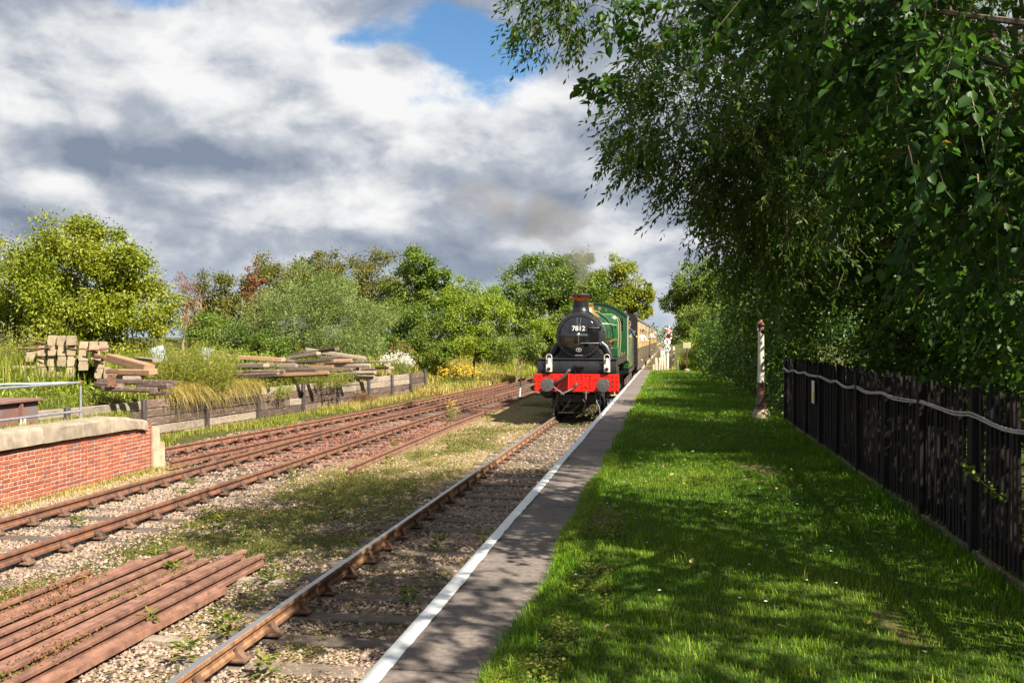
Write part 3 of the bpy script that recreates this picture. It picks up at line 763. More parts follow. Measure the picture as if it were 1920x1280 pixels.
tri = MB(); tri.prism([(-.075, -.08), (.075, -.08), (0, .075)], -.010, -.005); tri.build('triangle_border', MATS['sign_black'], sg)
tri = MB(); tri.prism([(-.052, -.066), (.052, -.066), (0, .045)], -.015, -.010); tri.build('triangle_field', MATS['sign_yellow'], sg)
MB().box((0, -.0165, -.008), (.012, .004, .055)).build('exclamation_mark', MATS['sign_black'], sg)

# ------------------------------------------------------------------ timber retaining wall
tw = thing('timber_retaining_wall', 'retaining wall of old dark railway sleepers held by steel posts', 'wall', (-14.2, 25, -1.2), math.atan(-.0957))
def wall_y(u):                       # distance along the wall where photo column u meets it
    a, b, c = ray(u, 700); # x = -14.2 + (y-25)*.0957 and x = a/b*y
    k_ = a / b; y = (-14.2 - 25 * .0957) / (k_ - .0957); return (y - 25) / math.cos(math.atan(.0957))
posts = [wall_y(u) for u in (20, 122, 266, 385, 482, 566, 632, 689, 733, 768, 795)]
psm = MB().box((0, 0, 0), (.10, .15, 1.28), b=.01).mesh('steel_post', MATS['dark_steel'])
tops = [.0, .0, .02, 0, -.02, .0, .0, -.05, -.02, .03, .03]
for i, y in enumerate(posts):
    o = link('steel_post', psm, tw, (.06, y, .50 + (.15 if i == len(posts) - 1 else random.uniform(-.02, .03))), (random.uniform(-.015, .015), random.uniform(-.02, .01), 0))
for i in range(len(posts) - 1):
    y0, y1 = posts[i] + .02, posts[i + 1] - .02
    z = -.12; nb = 5
    for j in range(nb):
        hgt = .245 + random.uniform(-.012, .012)
        if j == nb - 1 and i in (6,): hgt = .13
        cuts = [y0, y1]
        if random.random() < .6: cuts = [y0, y0 + (y1 - y0) * random.uniform(.4, .75), y1]
        for a_, b_ in zip(cuts[:-1], cuts[1:]):
            pale = (j == nb - 1 and i in (0, 1, 3, 4, 5, 7)) or (j >= 3 and i in (6, 7, 8)) or random.random() < .12
            L_ = b_ - a_ - .012
            Vc, Fc = cham(.14, L_, hgt - .012, .014)
            # bow and roughen the old sleeper a little
            Vc = [(x + random.uniform(-.004, .004), y + random.uniform(-.008, .008), zz + random.uniform(-.007, .007)) for x, y, zz in Vc]
            MB().add(Vc, Fc).build('plank', MATS['old_timber_pale' if pale else 'old_timber_dark'], tw, (-.06 + random.uniform(-.015, .012), (a_ + b_) / 2, z + hgt / 2), (random.uniform(-.004, .004), random.uniform(-.03, .02), random.uniform(-.004, .004)), smooth=25)
        z += hgt

# ------------------------------------------------------------------ stack of concrete sleepers
SY = 25.6
def yardz(x, y): return float(hground(np.array([x]), np.array([y]))[0])
sx0 = ony(68, 700, SY).x; 
cs = MB()
pf = [(-.135, 0), (.135, 0), (.145, .03), (.145, .105), (.125, .118), (.125, .165), (.105, .178), (-.105, .178), (-.125, .165), (-.125, .118), (-.145, .105), (-.145, .03)]
cs.prism([(x * .87, z * 1.56) for x, z in pf], 0, 2.3)
CS = cs.mesh('concrete_sleeper', MATS['sleeper_concrete'], 20)
def put_cs(u, v, dy=0.0, tilt=0.0, lb_='cream concrete sleeper in the lower side pile joined to the four course stack'):
    p_ = ony(u, v, SY + dy)
    o = link('concrete_sleeper', CS, None, (p_.x, SY + dy, p_.z), (0, tilt, R(33) + random.uniform(-.03, .03)))
    tag(o, lb_, 'sleeper', 'concrete sleepers in the stack')
for col_u in (79, 98, 116, 134):
    for v_ in (706, 686, 666, 647):
        if col_u == 79 and v_ == 647: continue
        put_cs(col_u + random.uniform(-1, 1), v_ + 2 + random.uniform(-.6, .6) - (abs(col_u - 116) < 30) * 1.5, random.uniform(-.08, .08), 0, 'cream concrete sleeper in the %s course of the tall concrete sleeper stack' % {706: 'bottom', 686: 'second', 666: 'third', 647: 'top'}[v_])
for v_, us in ((692, (156,)), (674, (156, 180)), (657, (157, 176, 194))):
    for u_ in us: put_cs(u_, v_ + 2, random.uniform(-.1, .25))
for u_, v_ in ((186, 709), (203, 709), (187, 690)): put_cs(u_, v_, .4)
put_cs(57, 678, .5, .04)
o = MB().box((0, 0, 0), (.55, .6, .07), b=.01).build('concrete_slab', MATS['sleeper_concrete'], loc=tuple(ony(44, 688, SY - .3)), rot=(0, .02, R(35))); tag(o, 'flat concrete slab on small pier beside the sleeper stack', 'slab')
o2 = ony(52, 698, SY - .3); o = MB().box((0, 0, 0), (.14, .5, .34), b=.01, jit=.005).build('concrete_pier', MATS['sleeper_concrete'], loc=(o2.x, o2.y, o2.z)); tag(o, 'short upright concrete block holding the flat slab', 'block')
# rusty angle bars thrown on top
for (u0, v0, u1, v1, d0, d1) in ((52, 638, 118, 647, -.05, .3), (118, 644, 205, 647, .5, .6), (122, 648, 182, 642, -.1, .2), (30, 653, 92, 652, -.35, -.2), (52, 659, 96, 650, -.25, -.1), (145, 654, 207, 653, -.12, .2), (160, 656, 200, 655, -.2, 0)):
    a_, b_ = ony(u0, v0, SY + d0), ony(u1, v1, SY + d1)
    o = MB().tube([a_, (a_ + b_) / 2 + Vector((0, 0, -.01)), b_], .022, 4).build('steel_bar', MATS['rust_bright'], smooth=0)
    tag(o, 'thin rusty steel bar thrown across the top of the concrete sleeper stack', 'bar', 'rusty bars on the sleeper stack')
for (u, v) in ((183, 668), (200, 671)):
    p_ = ony(u, v, SY - .1); o = MB().box((0, 0, 0), (.20, .16, .11), b=.02, jit=.012).build('rail_chair', MATS['rust_bright'], loc=tuple(p_), rot=(.1, .1, .4)); tag(o, 'rusty cast rail chair lying on the concrete sleepers', 'rail chair', 'rail chairs on the stack')

# ------------------------------------------------------------------ heap of sawn timbers
def timber(u, v, Y, L_, w, h, rz, ry=0, rx=0, mat='sawn_timber', label=None, grp=None, name='timber_baulk'):
    p_ = ony(u, v, Y)
    Vc, Fc = cham(w, L_, h, .018); Vc = [tuple(c + random.uniform(-.012, .012) for c in q) for q in Vc]
    o = MB().add(Vc, Fc).build(name, MATS[mat], loc=tuple(p_), rot=(rx, ry, rz), smooth=20)
    return tag(o, label, 'timber', grp)
G = 'timber baulks in the heap above the brick wall'
timber(244, 680, 24.6, 1.5, .36, .20, R(70), .02, .18, label='brown squared baulk tilted on top of the timber heap', grp=None)
timber(258, 697, 24.4, 1.0, .36, .16, R(82), label='thick brown baulk under the tilted one in the timber heap')
for (u, v, Y, L_, w, h, rz, mt) in ((222, 695, 24.7, .7, .26, .12, R(75), 'sawn_timber'), (236, 706, 24.6, .8, .30, .13, R(80), 'sawn_timber'), (250, 708, 24.3, .5, .22, .10, R(95), 'old_timber_pale'), (256, 716, 24.0, 2.4, .24, .12, R(80), 'old_timber_dark'), (290, 725, 23.8, 1.1, .24, .13, R(72), 'old_timber_dark'), (245, 730, 23.7, 1.6, .24, .12, R(84), 'old_timber_dark'), (275, 674, 25.2, .9, .22, .10, R(60), 'old_timber_pale'), (300, 737, 23.5, .5, .2, .10, R(85), 'old_timber_dark'), (205, 722, 24.0, 1.0, .24, .14, R(65), 'old_timber_dark')):
    timber(u, v, Y, L_, w, h, rz, random.uniform(-.06, .06), random.uniform(-.04, .04), mt, {'sawn_timber': 'short brown baulk in the timber heap beside the concrete sleepers', 'old_timber_pale': 'bleached baulk in the timber heap beside the concrete sleepers', 'old_timber_dark': 'dark tarred baulk low in the timber heap beside the concrete sleepers'}[mt], G)
st = thing('rusty_plate', 'upright rusty square steel plate leaning against the timber heap', 'plate', tuple(ony(209, 726, 23.6)), R(12))
MB().box((0, 0, .17), (.21, .03, .34), rot=(-.12, 0, 0), b=.006).build('plate', MATS['rust_bright'], st)
for zz in (.04, .29): MB().lathe([(.016, -.03), (.016, .03)], (0, -.02 + .04 * (zz > .2), zz), 'Y', 8).build('bolt_hole', MATS['sign_black'], st)
# leaning white sheets half hidden in the big weed clump
for (u, v, Y, w, h, rz, ry, lb) in ((298, 664, 29.0, .42, .5, .5, -.35, 'pale board leaning behind the tall weeds near the timber heap'), (386, 664, 29.8, .36, .42, .3, .3, 'white sheet leaning at the far side of the tall weed clump')):
    p_ = ony(u, v, Y)
    o = MB().box((0, 0, 0), (w, .03, h), b=.006).build('leaning_board', MATS['board_blue'], loc=tuple(p_), rot=(-.25, ry, rz)); tag(o, lb, 'board')

# ------------------------------------------------------------------ heap of worn-out wooden sleepers
G2 = 'rotten wooden sleepers in the long heap'
def wall_at(u): return 25 + wall_y(u) * math.cos(math.atan(.0957))
hp = [(470, 671, 33.5, 2.4, R(82), 0, 'sawn_timber'), (455, 686, 32.6, 2.3, R(60), 0, 'old_timber_pale'), (505, 684, 32.9, 2.5, R(85), 0, 'old_timber_pale'), (560, 668, 33.6, 2.5, R(74), .0, 'old_timber_pale'), (590, 660, 34.0, 2.4, R(66), 0, 'old_timber_dark'), (630, 664, 34.2, 2.3, R(112), 0, 'old_timber_pale'), (615, 677, 33.5, 2.5, R(95), 0, 'sawn_timber'), (648, 684, 33.6, 2.4, R(85), 0, 'old_timber_pale'), (560, 688, 32.9, 2.6, R(92), 0, 'sawn_timber'), (525, 694, 32.6, 2.5, R(88), 0, 'old_timber_dark'), (600, 696, 32.7, 2.5, R(91), 0, 'old_timber_dark'), (650, 699, 32.8, 2.4, R(84), 0, 'old_timber_pale'), (485, 697, 32.3, 2.3, R(97), 0, 'old_timber_dark'), (580, 677, 33.8, 2.5, R(80), 0, 'old_timber_dark'), (660, 690, 34.4, 2.2, R(100), 0, 'old_timber_dark'), (470, 704, 32.4, 2.3, R(88), 0, 'old_timber_dark'), (545, 703, 32.5, 2.5, R(92), 0, 'sawn_timber'), (610, 704, 32.5, 2.4, R(90), 0, 'old_timber_dark'), (655, 707, 32.6, 2.3, R(86), 0, 'old_timber_pale'), (500, 676, 33.9, 2.3, R(84), 0, 'old_timber_dark'), (640, 671, 34.4, 2.2, R(98), 0, 'old_timber_dark'), (520, 688, 34.2, 2.3, R(95), 0, 'old_timber_dark')]
for i, (u, v, Y, L_, rz, ry, mt) in enumerate(hp):
    Y = wall_at(u) + 1.5 + (Y - 33) * .8; L_ *= 1.12
    tl = {3: -.13, 4: -.10, 5: .16}.get(i, random.uniform(-.06, .06)); rz += random.uniform(-.12, .12); L_ *= random.uniform(.7, 1.1)
    timber(u, v, Y, L_, .25, .135, rz, random.uniform(-.2, .2), tl, mt, {'sawn_timber': 'orange brown rotten sleeper in the long overgrown heap', 'old_timber_pale': 'bleached pale sleeper in the long overgrown heap', 'old_timber_dark': 'dark tarry sleeper in the long overgrown heap'}[mt], G2, 'old_sleeper')
for k_, (u, v, Y, L_) in enumerate(((698, 678, wall_at(698) + 1.4, 1.8), (705, 690, wall_at(705) + 1.3, 1.6))):
    p_ = ony(u, v, Y); o = MB().box((0, 0, 0), (L_, .3, .10), b=.012, jit=.006).build('concrete_beam', MATS['sleeper_concrete'], loc=tuple(p_), rot=(0, random.uniform(-.03, .03), .25)); tag(o, 'grey concrete beam lying between the sleeper heap and the white daisies', 'beam', 'concrete beams by the daisies')
for u in (672, 728):
    p_ = ony(u, 691, wall_at(u) + 1.3); o = MB().box((0, 0, 0), (.16, .3, .42), b=.012, jit=.006).build('concrete_block', MATS['sleeper_concrete'], loc=tuple(p_)); tag(o, 'upright concrete block under the beams by the daisies', 'block', 'blocks under the concrete beams')

# ------------------------------------------------------------------ fence along the lawn
FX = 2.22; FY0 = 4.9; FY1 = 19.6
fence = thing('picket_fence', 'black wooden picket fence along the edge of the lawn', 'fence', (FX, FY0, 0))
pk = MB(); pk.prism([(-.021, -.05), (.021, -.05), (.021, 1.10), (.0, 1.185), (-.021, 1.10)], -.010, .010); 
PK = pk.mesh('picket', MATS['fence_black'], 0)
y = 0.0; i = 0
while y < FY1 - FY0:
    o = link('picket', PK, fence, (random.uniform(-.006, .004), y, .05 + random.uniform(-.012, .012)), (random.uniform(-.012, .012), random.uniform(-.008, .008), R(90) + random.uniform(-.06, .06)))
    o.scale = (1, 1, random.uniform(.975, 1.03)); y += .0935; i += 1
fp = MB(); fp.box((0, 0, .57), (.075, .07, 1.26), b=.008); fp.box((0, 0, 1.215), (.04, .04, .04), b=.01); FP = fp.mesh('fence_post', MATS['fence_black'])
ppx = [1.30 + 1.47 * j for j in range(-1, 11)]
for yy_ in ppx:
    if 0 <= yy_ < FY1 - FY0: link('fence_post', FP, fence, (-.02, yy_, .02), (random.uniform(-.015, .015), random.uniform(-.02, .02), 0))
for zz in (.22, .98): MB().box((.045, (FY1 - FY0) / 2, zz), (.05, FY1 - FY0, .085), b=.006).build('fence_rail', MATS['fence_black'], fence)
MB().box((-.03, (FY1 - FY0) / 2, .035), (.035, FY1 - FY0, .07), b=.005).build('kick_board', MATS['old_timber_dark'], fence)
cp = []
for k_ in range(0, 75):
    yy_ = FY0 + k_ * .2; ph = ((yy_ - FY0 - 1.30) / 1.47) % 1.0
    cp.append((FX - .052 - .01 * math.sin(yy_ * 2.1), yy_, 1.055 - .032 * math.sin(math.pi * ph) + .012 * math.sin(yy_ * .9) + .006 * math.sin(yy_ * 5.3)))
cab = thing('cable', 'pale twin cable strung along the top of the black fence', 'cable', (0, 0, 0))
MB().tube(cp, .0085, 6).build('cable_strand', MATS['cable_grey'], cab); MB().tube([(x - .004, y, z - .018 + .004 * math.sin(y * 3)) for x, y, z in cp], .0075, 6).build('cable_strand', MATS['cable_grey'], cab)
ns = thing('fence_notice', 'small white and yellow notice fixed to the black fence', 'notice', (FX - .06, 15.55, .68), R(-90))
MB().box((0, 0, .11), (.25, .006, .34), b=.002).build('white_sheet', MATS['sign_white'], ns)
MB().box((0, -.005, .04), (.21, .004, .15)).build('yellow_panel', MATS['sign_yellow'], ns)

# ------------------------------------------------------------------ lamp post
lpz = thing('lamp_post', 'cut down cream and brown lamp post on a stone base beside the hedge', 'lamp post', (1.82, 20.3, 0))
MB().lathe([(.175, -.1), (.175, .10), (.165, .125), (.125, .19), (.125, .20)], n=8).build('base_block', MATS['stone'], lpz, smooth=20)
MB().lathe([(.115, .19), (.118, .22), (.10, .235), (.098, .27), (.108, .285), (.108, .30), (.088, .33), (.078, .40), (.074, .70), (.080, .705), (.080, .725)], n=20).build('lower_column', MATS['brown_paint'], lpz)
MB().lathe([(.069, .725), (.064, 1.0), (.058, 1.70), (.060, 1.71), (.060, 1.73)], n=20).build('upper_column', MATS['cream_paint'], lpz)
MB().lathe([(.056, 1.73), (.056, 1.84), (.085, 1.86), (.088, 1.88), (.05, 1.93), (.035, 1.95), (.03, 1.97)], n=16).build('cap', MATS['rust'], lpz)
MB().box((-.065, -.01, 1.80), (.03, .07, .11), b=.006).build('bracket', MATS['galvanised'], lpz)

# ------------------------------------------------------------------ fouling post by the siding
wp = thing('marker_post', 'thin white marker post with black top beside the siding points', 'post', (-6.65, 44.6, -1.13))
MB().tube([(0, 0, 0), (.03, 0, .50)], .035, 8).build('white_shaft', MATS['sign_white'], wp); MB().tube([(.03, 0, .50), (.06, 0, .98)], .034, 8).build('black_top', MATS['sign_black'], wp)
MB().box((0, 0, .03), (.2, .2, .1), b=.02).build('foot', MATS['sign_black'], wp)

# ------------------------------------------------------------------ signs and small fence at the platform end
def post_box(name, label, cat, u, vtop, vbot, Y, w, mat, group=None):
    a_, b_ = ony(u, vtop, Y), ony(u, vbot, Y)
    h_ = a_.z - b_.z; o = thing(name, label, cat, (b_.x, Y, b_.z), 0, group); return o, h_
o, h_ = post_box('whistle_sign', 'two white round boards lettered S and W on a post past the platform', 'sign', 1251.5, 632, 700, 56, .3, None)
z0 = o.location.z
MB().box((0, .05, h_ / 2 - .2), (.09, .07, h_ + .2), b=.01).build('post', MATS['sign_white'], o)
for (v_, ltr, rr_, rim) in ((640.5, 'S', .185, 'sign_red'), (653, 'W', .175, 'sign_grey')):
    zc = ony(1251.5, v_, 56).z - z0
    d_ = MB(); d_.lathe([(rr_, -.015), (rr_, .015)], (0, 0, zc), 'Y', 28); do = d_.build('round_board', MATS['sign_white'], o)
    rg_ = MB(); rg_.lathe([(rr_ + .018, -.008), (rr_ + .018, .022), (rr_ - .004, .022), (rr_ - .004, -.008)], (0, 0, zc), 'Y', 28, cap=False); rg_.build('rim', MATS[rim], do)
    tm = text_mesh(ltr, .27, MATS['sign_black'], .004); lo = link('letter', tm, do, (0, -.024, zc - .005), (R(90), 0, 0))
# boxed white cabinet
o, h_ = post_box('trackside_cabinet', 'white trackside cabinet beside the wooden posts at the platform end', 'cabinet', 1242.5, 655, 680, 58, .4, None)
MB().box((0, 0, h_ / 2 - .2), (.26, .3, h_ + .4), b=.01).build('body', MATS['sign_grey'], o); MB().box((0, 0, h_ + .01), (.30, .34, .03), b=.006).build('lid', MATS['sign_white'], o)
# level crossing sign
o, h_ = post_box('crossing_sign', 'red and white railway crossing sign with chequered board and dark lamp', 'sign', 1254, 612, 660, 95, .3, None)
z0 = o.location.z
MB().tube([(0, .08, -.6), (0, .08, h_ + .1)], .06, 8).build('post', MATS['sign_grey'], o)
zc = ony(1254, 628.5, 95).z - z0
MB().box((0, 0, zc), (.60, .03, .70), b=.01).build('board', MATS['sign_white'], o)
for a_ in range(-1, 2):
    for b_ in (-1.5, -.5, .5, 1.5):
        if (a_ + int(b_ + 1.5)) % 2 == 0: MB().box((a_ * .2, -.02, zc + b_ * .175), (.2, .012, .175)).build('red_square', MATS['sign_red'], o)
MB().box((0.02, -.06, zc), (.34, .06, .34), b=.03).build('lamp_panel', MATS['sign_black'], o)
zx = ony(1254, 618, 95).z - z0
for s in (-1, 1): MB().box((0, -.012 * s, zx), (.72, .02, .11), rot=(0, s * .5, 0)).build('cross_arm', MATS['sign_white' if s > 0 else 'sign_red'], o)
# station sign on a brown post
o, h_ = post_box('notice_board_post', 'cream notice board on brown post rising from a stone, by the hedge', 'sign', 1288, 641, 698, 48.5, .3, None)
MB().box((0, .03, h_ / 2), (.075, .06, h_ + .05), b=.008).build('post', MATS['brown_paint'], o)
MB().box((0, -.012, h_ - .16), (.36, .03, .27), b=.006).build('board', MATS['sign_cream'], o)
MB().box((0, -.005, h_ - .01), (.12, .05, .05), b=.01).build('cap', MATS['brown_paint'], o)
for zz, wd in ((.10, .24), (.16, .26), (.22, .2)): MB().box((0, -.0285, h_ - zz), (wd, .003, .022)).build('faded_line', MATS['pale_post_wood'], o)
MB().box((0, 0, .04), (.24, .22, .28), b=.05, jit=.015).build('foot_stone', MATS['concrete'], o, smooth=30)
# row of short wooden posts
for i, (u, vt, vb, Y) in enumerate(((1225, 683, 697, 50.2), (1231, 671, 696, 51.5), (1236, 670, 695, 53), (1241, 668, 693, 54.5), (1246, 665, 690, 56.5), (1252, 662, 686, 59), (1257, 657, 681, 62), (1262, 650, 676, 65))):
    a_, b_ = ony(u, vt, Y), ony(u, vb, Y); h_ = a_.z - b_.z
    o = MB().box((0, 0, h_ / 2 - .15), (.13 if i else .11, .09, h_ + .3), rot=(0, 0, .3), b=.015, jit=.006).build('wooden_post', MATS['pale_post_wood'], loc=(b_.x, Y, b_.z), rot=(random.uniform(-.04, .04), random.uniform(-.05, .05), 0))
    tag(o, '%s short weathered wooden post in the row leading off from the platform end' % ('first second third fourth fifth sixth seventh eighth'.split()[i]), 'post', 'wooden posts at the platform end')
a_, b_ = ony(1271, 674, 48.8), ony(1271, 699, 48.8)
o = MB().box((0, 0, .25), (.12, .1, .75), b=.015, jit=.006).build('lone_wooden_post', MATS['pale_post_wood'], loc=tuple(b_)); tag(o, 'single pale wooden post standing alone beside the notice board', 'post')

# ------------------------------------------------------------------ steam locomotive (local: x right, y backwards, z up from rail)
loco = thing('steam_locomotive', 'green steam locomotive with black smokebox, copper capped chimney and red buffer beam numbered 7812', 'locomotive', (TRK, 31.0, RZ))
def part(mb, name, mat, parent=None, smooth=35): return mb.build(name, MATS[mat], parent or loco, smooth=smooth)
# buffer beam
beam = part(MB().box((0, .02, 1.11), (2.66, .045, .555), b=.006), 'buffer_beam', 'beam_red')
rv = MB()
def rivet(x, z, y=-.003, r=.018): rv.lathe([(r, 0), (r * .7, .012), (r * .15, .017)], (x, y, z), 'Y', 6, mx=None)
def rv_face(mb, x, z, y, r=.026):
    k = len(mb.v)
    for rr_, h in ((r, 0), (r * .65, -r * .7)):
        for j in range(6): mb.v.append((x + rr_ * math.cos(j * 1.047), y + h, z + rr_ * math.sin(j * 1.047)))
    for j in range(6): mb.f.append([k + j, k + (j + 1) % 6, k + 6 + (j + 1) % 6, k + 6 + j])
    mb.f.append([k + 6 + j for j in range(6)])
rv = MB()
for x in (-1.29, -1.16, 1.14, 1.27):
    for z in (.89, 1.03, 1.17, 1.31): rv_face(rv, x, z, -.003)
for x in (-1.02, -.75, -.47, .05, .18, .31, .44, .86, 1.0): rv_face(rv, x, 1.345, -.003)
for z in (.97, 1.06, 1.15, 1.24, 1.33): rv_face(rv, .44, z, -.003)
for x, z in ((-.47, 1.09), (-.47, 1.0), (-.62, 1.24), (-.62, 1.12), (-.1 - .1, .95), (.03, 1.26), (.03, 1.09), (.17, 1.26), (.17, 1.08), (.18, .98), (.31, .97), (.62, 1.22), (-.66, 1.2), (.3, 1.0), (.65, 1.0), (-1.05, .88), (1.0, .88)): rv_face(rv, x, z, -.003)
tag(part(rv, 'rivet_rows', 'beam_red', beam), kind='stuff')
for s in (-1, 1):
    bf = part(MB().lathe([(.20, -.02), (.20, .03), (.125, .06), (.105, .30), (.105, .32)], (s * .865, 0, 1.06), 'Y', 20).box((0, 50, 0), (.001, .001, .001)) if False else MB().lathe([(.20, .0), (.19, -.04), (.13, -.07), (.105, -.34)], (s * .865, 0, 1.06), 'Y', 20), 'buffer', 'loco_black')
    part(MB().lathe([(.06, -.30), (.06, -.47), (.205, -.48), (.208, -.50), (.20, -.515), (.10, -.525), (.0, -.528)], (s * .865, 0, 1.06), 'Y', 28), 'buffer_head', 'buffer_steel', bf)
# red plate, drawhook and screw coupling
part(MB().prism([(-.02, .82), (-.36, .85), (-.30, 1.05), (-.25, 1.40), (-.02, 1.42)], -.235, -.205, 'X'), 'hose_bracket', 'beam_red')
hk = MB(); hk.tube([(.0, .0, 1.06), (.0, -.28, 1.05), (.02, -.40, 1.10), (.02, -.44, 1.03), (.01, -.40, .97)], [.05, .045, .04, .032, .02], 8); part(hk, 'drawhook', 'dark_steel')
cp_ = MB()
cp_.tube([(.02, -.38, 1.0), (-.2, -.42, .88), (-.38, -.40, .80)], .022, 6); cp_.tube([(-.38, -.40, .80), (-.60, -.30, .93), (-.70, -.2, 1.0)], .024, 6)
cp_.tube([(-.36, -.44, .79), (-.44, -.36, .79)], .03, 6); part(cp_, 'screw_coupling', 'bright_steel')
hs = MB(); hs.tube([(-.22, -.12, 1.42), (-.20, -.22, 1.52), (-.24, -.26, 1.48), (-.34, -.28, 1.33), (-.48, -.27, 1.20), (-.62, -.22, 1.10), (-.66, -.14, .98)], .042, 10); part(hs, 'brake_hose', 'dark_steel')
sp = MB(); sp.tube([(.30, -.05, .86), (.30, -.09, .60), (.29, -.09, .42)], .03, 8); sp.tube([(.29, -.09, .42), (.22, -.06, .25)], .035, 8); sp.tube([(.22, -.05, .80), (.40, -.05, .80)], .018, 6); part(sp, 'heating_pipe', 'buffer_steel')
# front framing and platform
fr = MB()
pr_ = [(.06, 1.392), (.045, 1.44), (.055, 1.60), (.10, 1.74), (.16, 1.83), (.9, 1.83), (.9, 1.392)]
fr.prism([(p, q) for p, q in pr_], -1.24, 1.24, 'X'); ap = part(fr, 'front_apron', 'loco_black', smooth=50)
rv = MB()
for i in range(20): rv_face(rv, -1.15 + i * .121, 1.805, .125, .014)
for i in range(12): rv_face(rv, -1.15 + i * .21, 1.43, .046, .014)
tag(part(rv, 'rivet_rows', 'smokebox_black', ap), kind='stuff')
part(MB().box((.12, -.02, 1.62), (.30, .14, .12), b=.04), 'lubricator_box', 'loco_black'); part(MB().box((-.03, .0, 1.56), (.02, .06, .30)), 'lamp_iron', 'smokebox_black')
part(MB().box((0, 4.9, 1.845), (2.50, 9.6, .028), b=.004), 'running_plate', 'smokebox_black')
for s in (-1, 1): part(MB().box((s * 1.235, 5.2, 1.74), (.025, 8.9, .19)), 'valance', 'loco_black')
# head lamps
for x in (-.86, .95):
    lm = MB(); lm.box((x, .0, 1.56), (.19, .17, .24), b=.015); lm.lathe([(.075, 1.68), (.06, 1.78), (.062, 1.86), (.04, 1.875)], (x, 0, 0), 'Z', 14)
    lo = part(lm, 'head_lamp', 'lamp_white')
    part(MB().lathe([(.055, -.085), (.055, -.115), (.042, -.118), (.042, -.10)], (x, 0, 1.54), 'Y', 16), 'lens', 'sign_black', lo)
    part(MB().tube([(x - .085, 0, 1.68), (x - .085, 0, 1.92), (x - .06, 0, 1.98), (x, 0, 2.0), (x + .06, 0, 1.98), (x + .085, 0, 1.92), (x + .085, 0, 1.68)], .013, 6), 'handle', 'lamp_white', lo)
# smokebox
ZB = 2.59
sbx = part(MB().lathe([(.60, .93), (.705, .93), (.735, .945), (.745, .975), (.745, 1.05), (.730, 1.06), (.730, 2.50), (.742, 2.51), (.742, 2.58), (.72, 2.60)], (0, 0, ZB), 'Y', 56), 'smokebox', 'smokebox_black')
dr = part(MB().lathe([(.615, .945), (.612, .915), (.59, .900), (.45, .865), (.25, .835), (.05, .825), (0, .825)], (0, 0, ZB), 'Y', 56, cap=False), 'smokebox_door', 'door_gloss', smooth=60)
part(MB().lathe([(.618, .93), (.624, .912), (.634, .912), (.640, .93)], (0, 0, ZB), 'Y', 56, cap=False), 'door_ring', 'bright_steel' if False else 'loco_black', dr)
for z, x0 in ((2.83, .32), (2.34, .06)):
    hb = MB(); pts = [(x0 + (.69 - x0) * f, .83 - .02 + .12 * ((x0 + (.69 - x0) * f) / .62) ** 2 - .012, z) for f in (0, .25, .5, .75, 1)]
    hb.tube(pts, .019, 6); hb.tube([(.69, .92, z - .05), (.69, .92, z + .05)], .025, 8); part(hb, 'hinge_strap', 'loco_black' if z > 2.6 else 'buffer_steel', dr)
hd = MB(); hd.lathe([(.055, .80), (.05, .77), (.03, .755), (.0, .752)], (-.02, 0, ZB + .02), 'Y', 14); part(hd, 'door_boss', 'bright_steel', dr)
hd = MB(); hd.tube([(0, .765, ZB + .02), (.26, .77, ZB + .02)], .013, 6); hd.lathe([(.02, -.015), (.024, 0), (.02, .015)], (.26, .77, ZB + .02), 'Z', 8); part(hd, 'dart_handle', 'bright_steel', dr)
hd = MB(); hd.tube([(-.01, .76, ZB + .02), (0, .785, ZB - .30)], .014, 6); part(hd, 'dart_handle', 'buffer_steel', dr)
# number plate with 7812
pl = part(MB().box((0, .800, 2.81), (.54, .02, .175), b=.008), 'number_plate', 'sign_black', dr)
link('number_lettering', text_mesh('7812', .215, MATS['sign_white'], .004, .0035), pl, (-.005, .782, 2.808), (R(90), 0, 0))
em = MB(); k0 = 0
for (ra_, rb_, rc_, rd_) in ((.092, .062, .076, .047),):
    n = 28
    for j in range(n):
        a_ = 2 * math.pi * j / n
        em.v += [(ra_ * math.cos(a_), 0, rb_ * math.sin(a_)), (rc_ * math.cos(a_), 0, rd_ * math.sin(a_))]
    for j in range(n): em.f.append([2 * j, 2 * ((j + 1) % n), 2 * ((j + 1) % n) + 1, 2 * j + 1])
eo = em.build('shed_plate', MATS['sign_white'], dr, (0, .845, 2.13), (.22, 0, 0))
link('shed_lettering', text_mesh('V', .085, MATS['sign_white'], .002, .004), eo, (0, -.003, 0), (R(90), 0, 0))
li = MB(); li.box((-.055, .85, 3.05), (.012, .012, .22)); li.box((.055, .85, 3.05), (.012, .012, .22)); li.box((0, .85, 2.945), (.12, .012, .012)); part(li, 'lamp_iron', 'bright_steel', dr)
rv = MB()
for a_ in range(0, 360, 12):
    if 20 < a_ < 160 and a_ % 24: continue
    rv_face(rv, .672 * math.cos(R(a_)), ZB + .672 * math.sin(R(a_)), .932, .013)
tag(part(rv, 'rivet_ring', 'buffer_steel', sbx), kind='stuff')
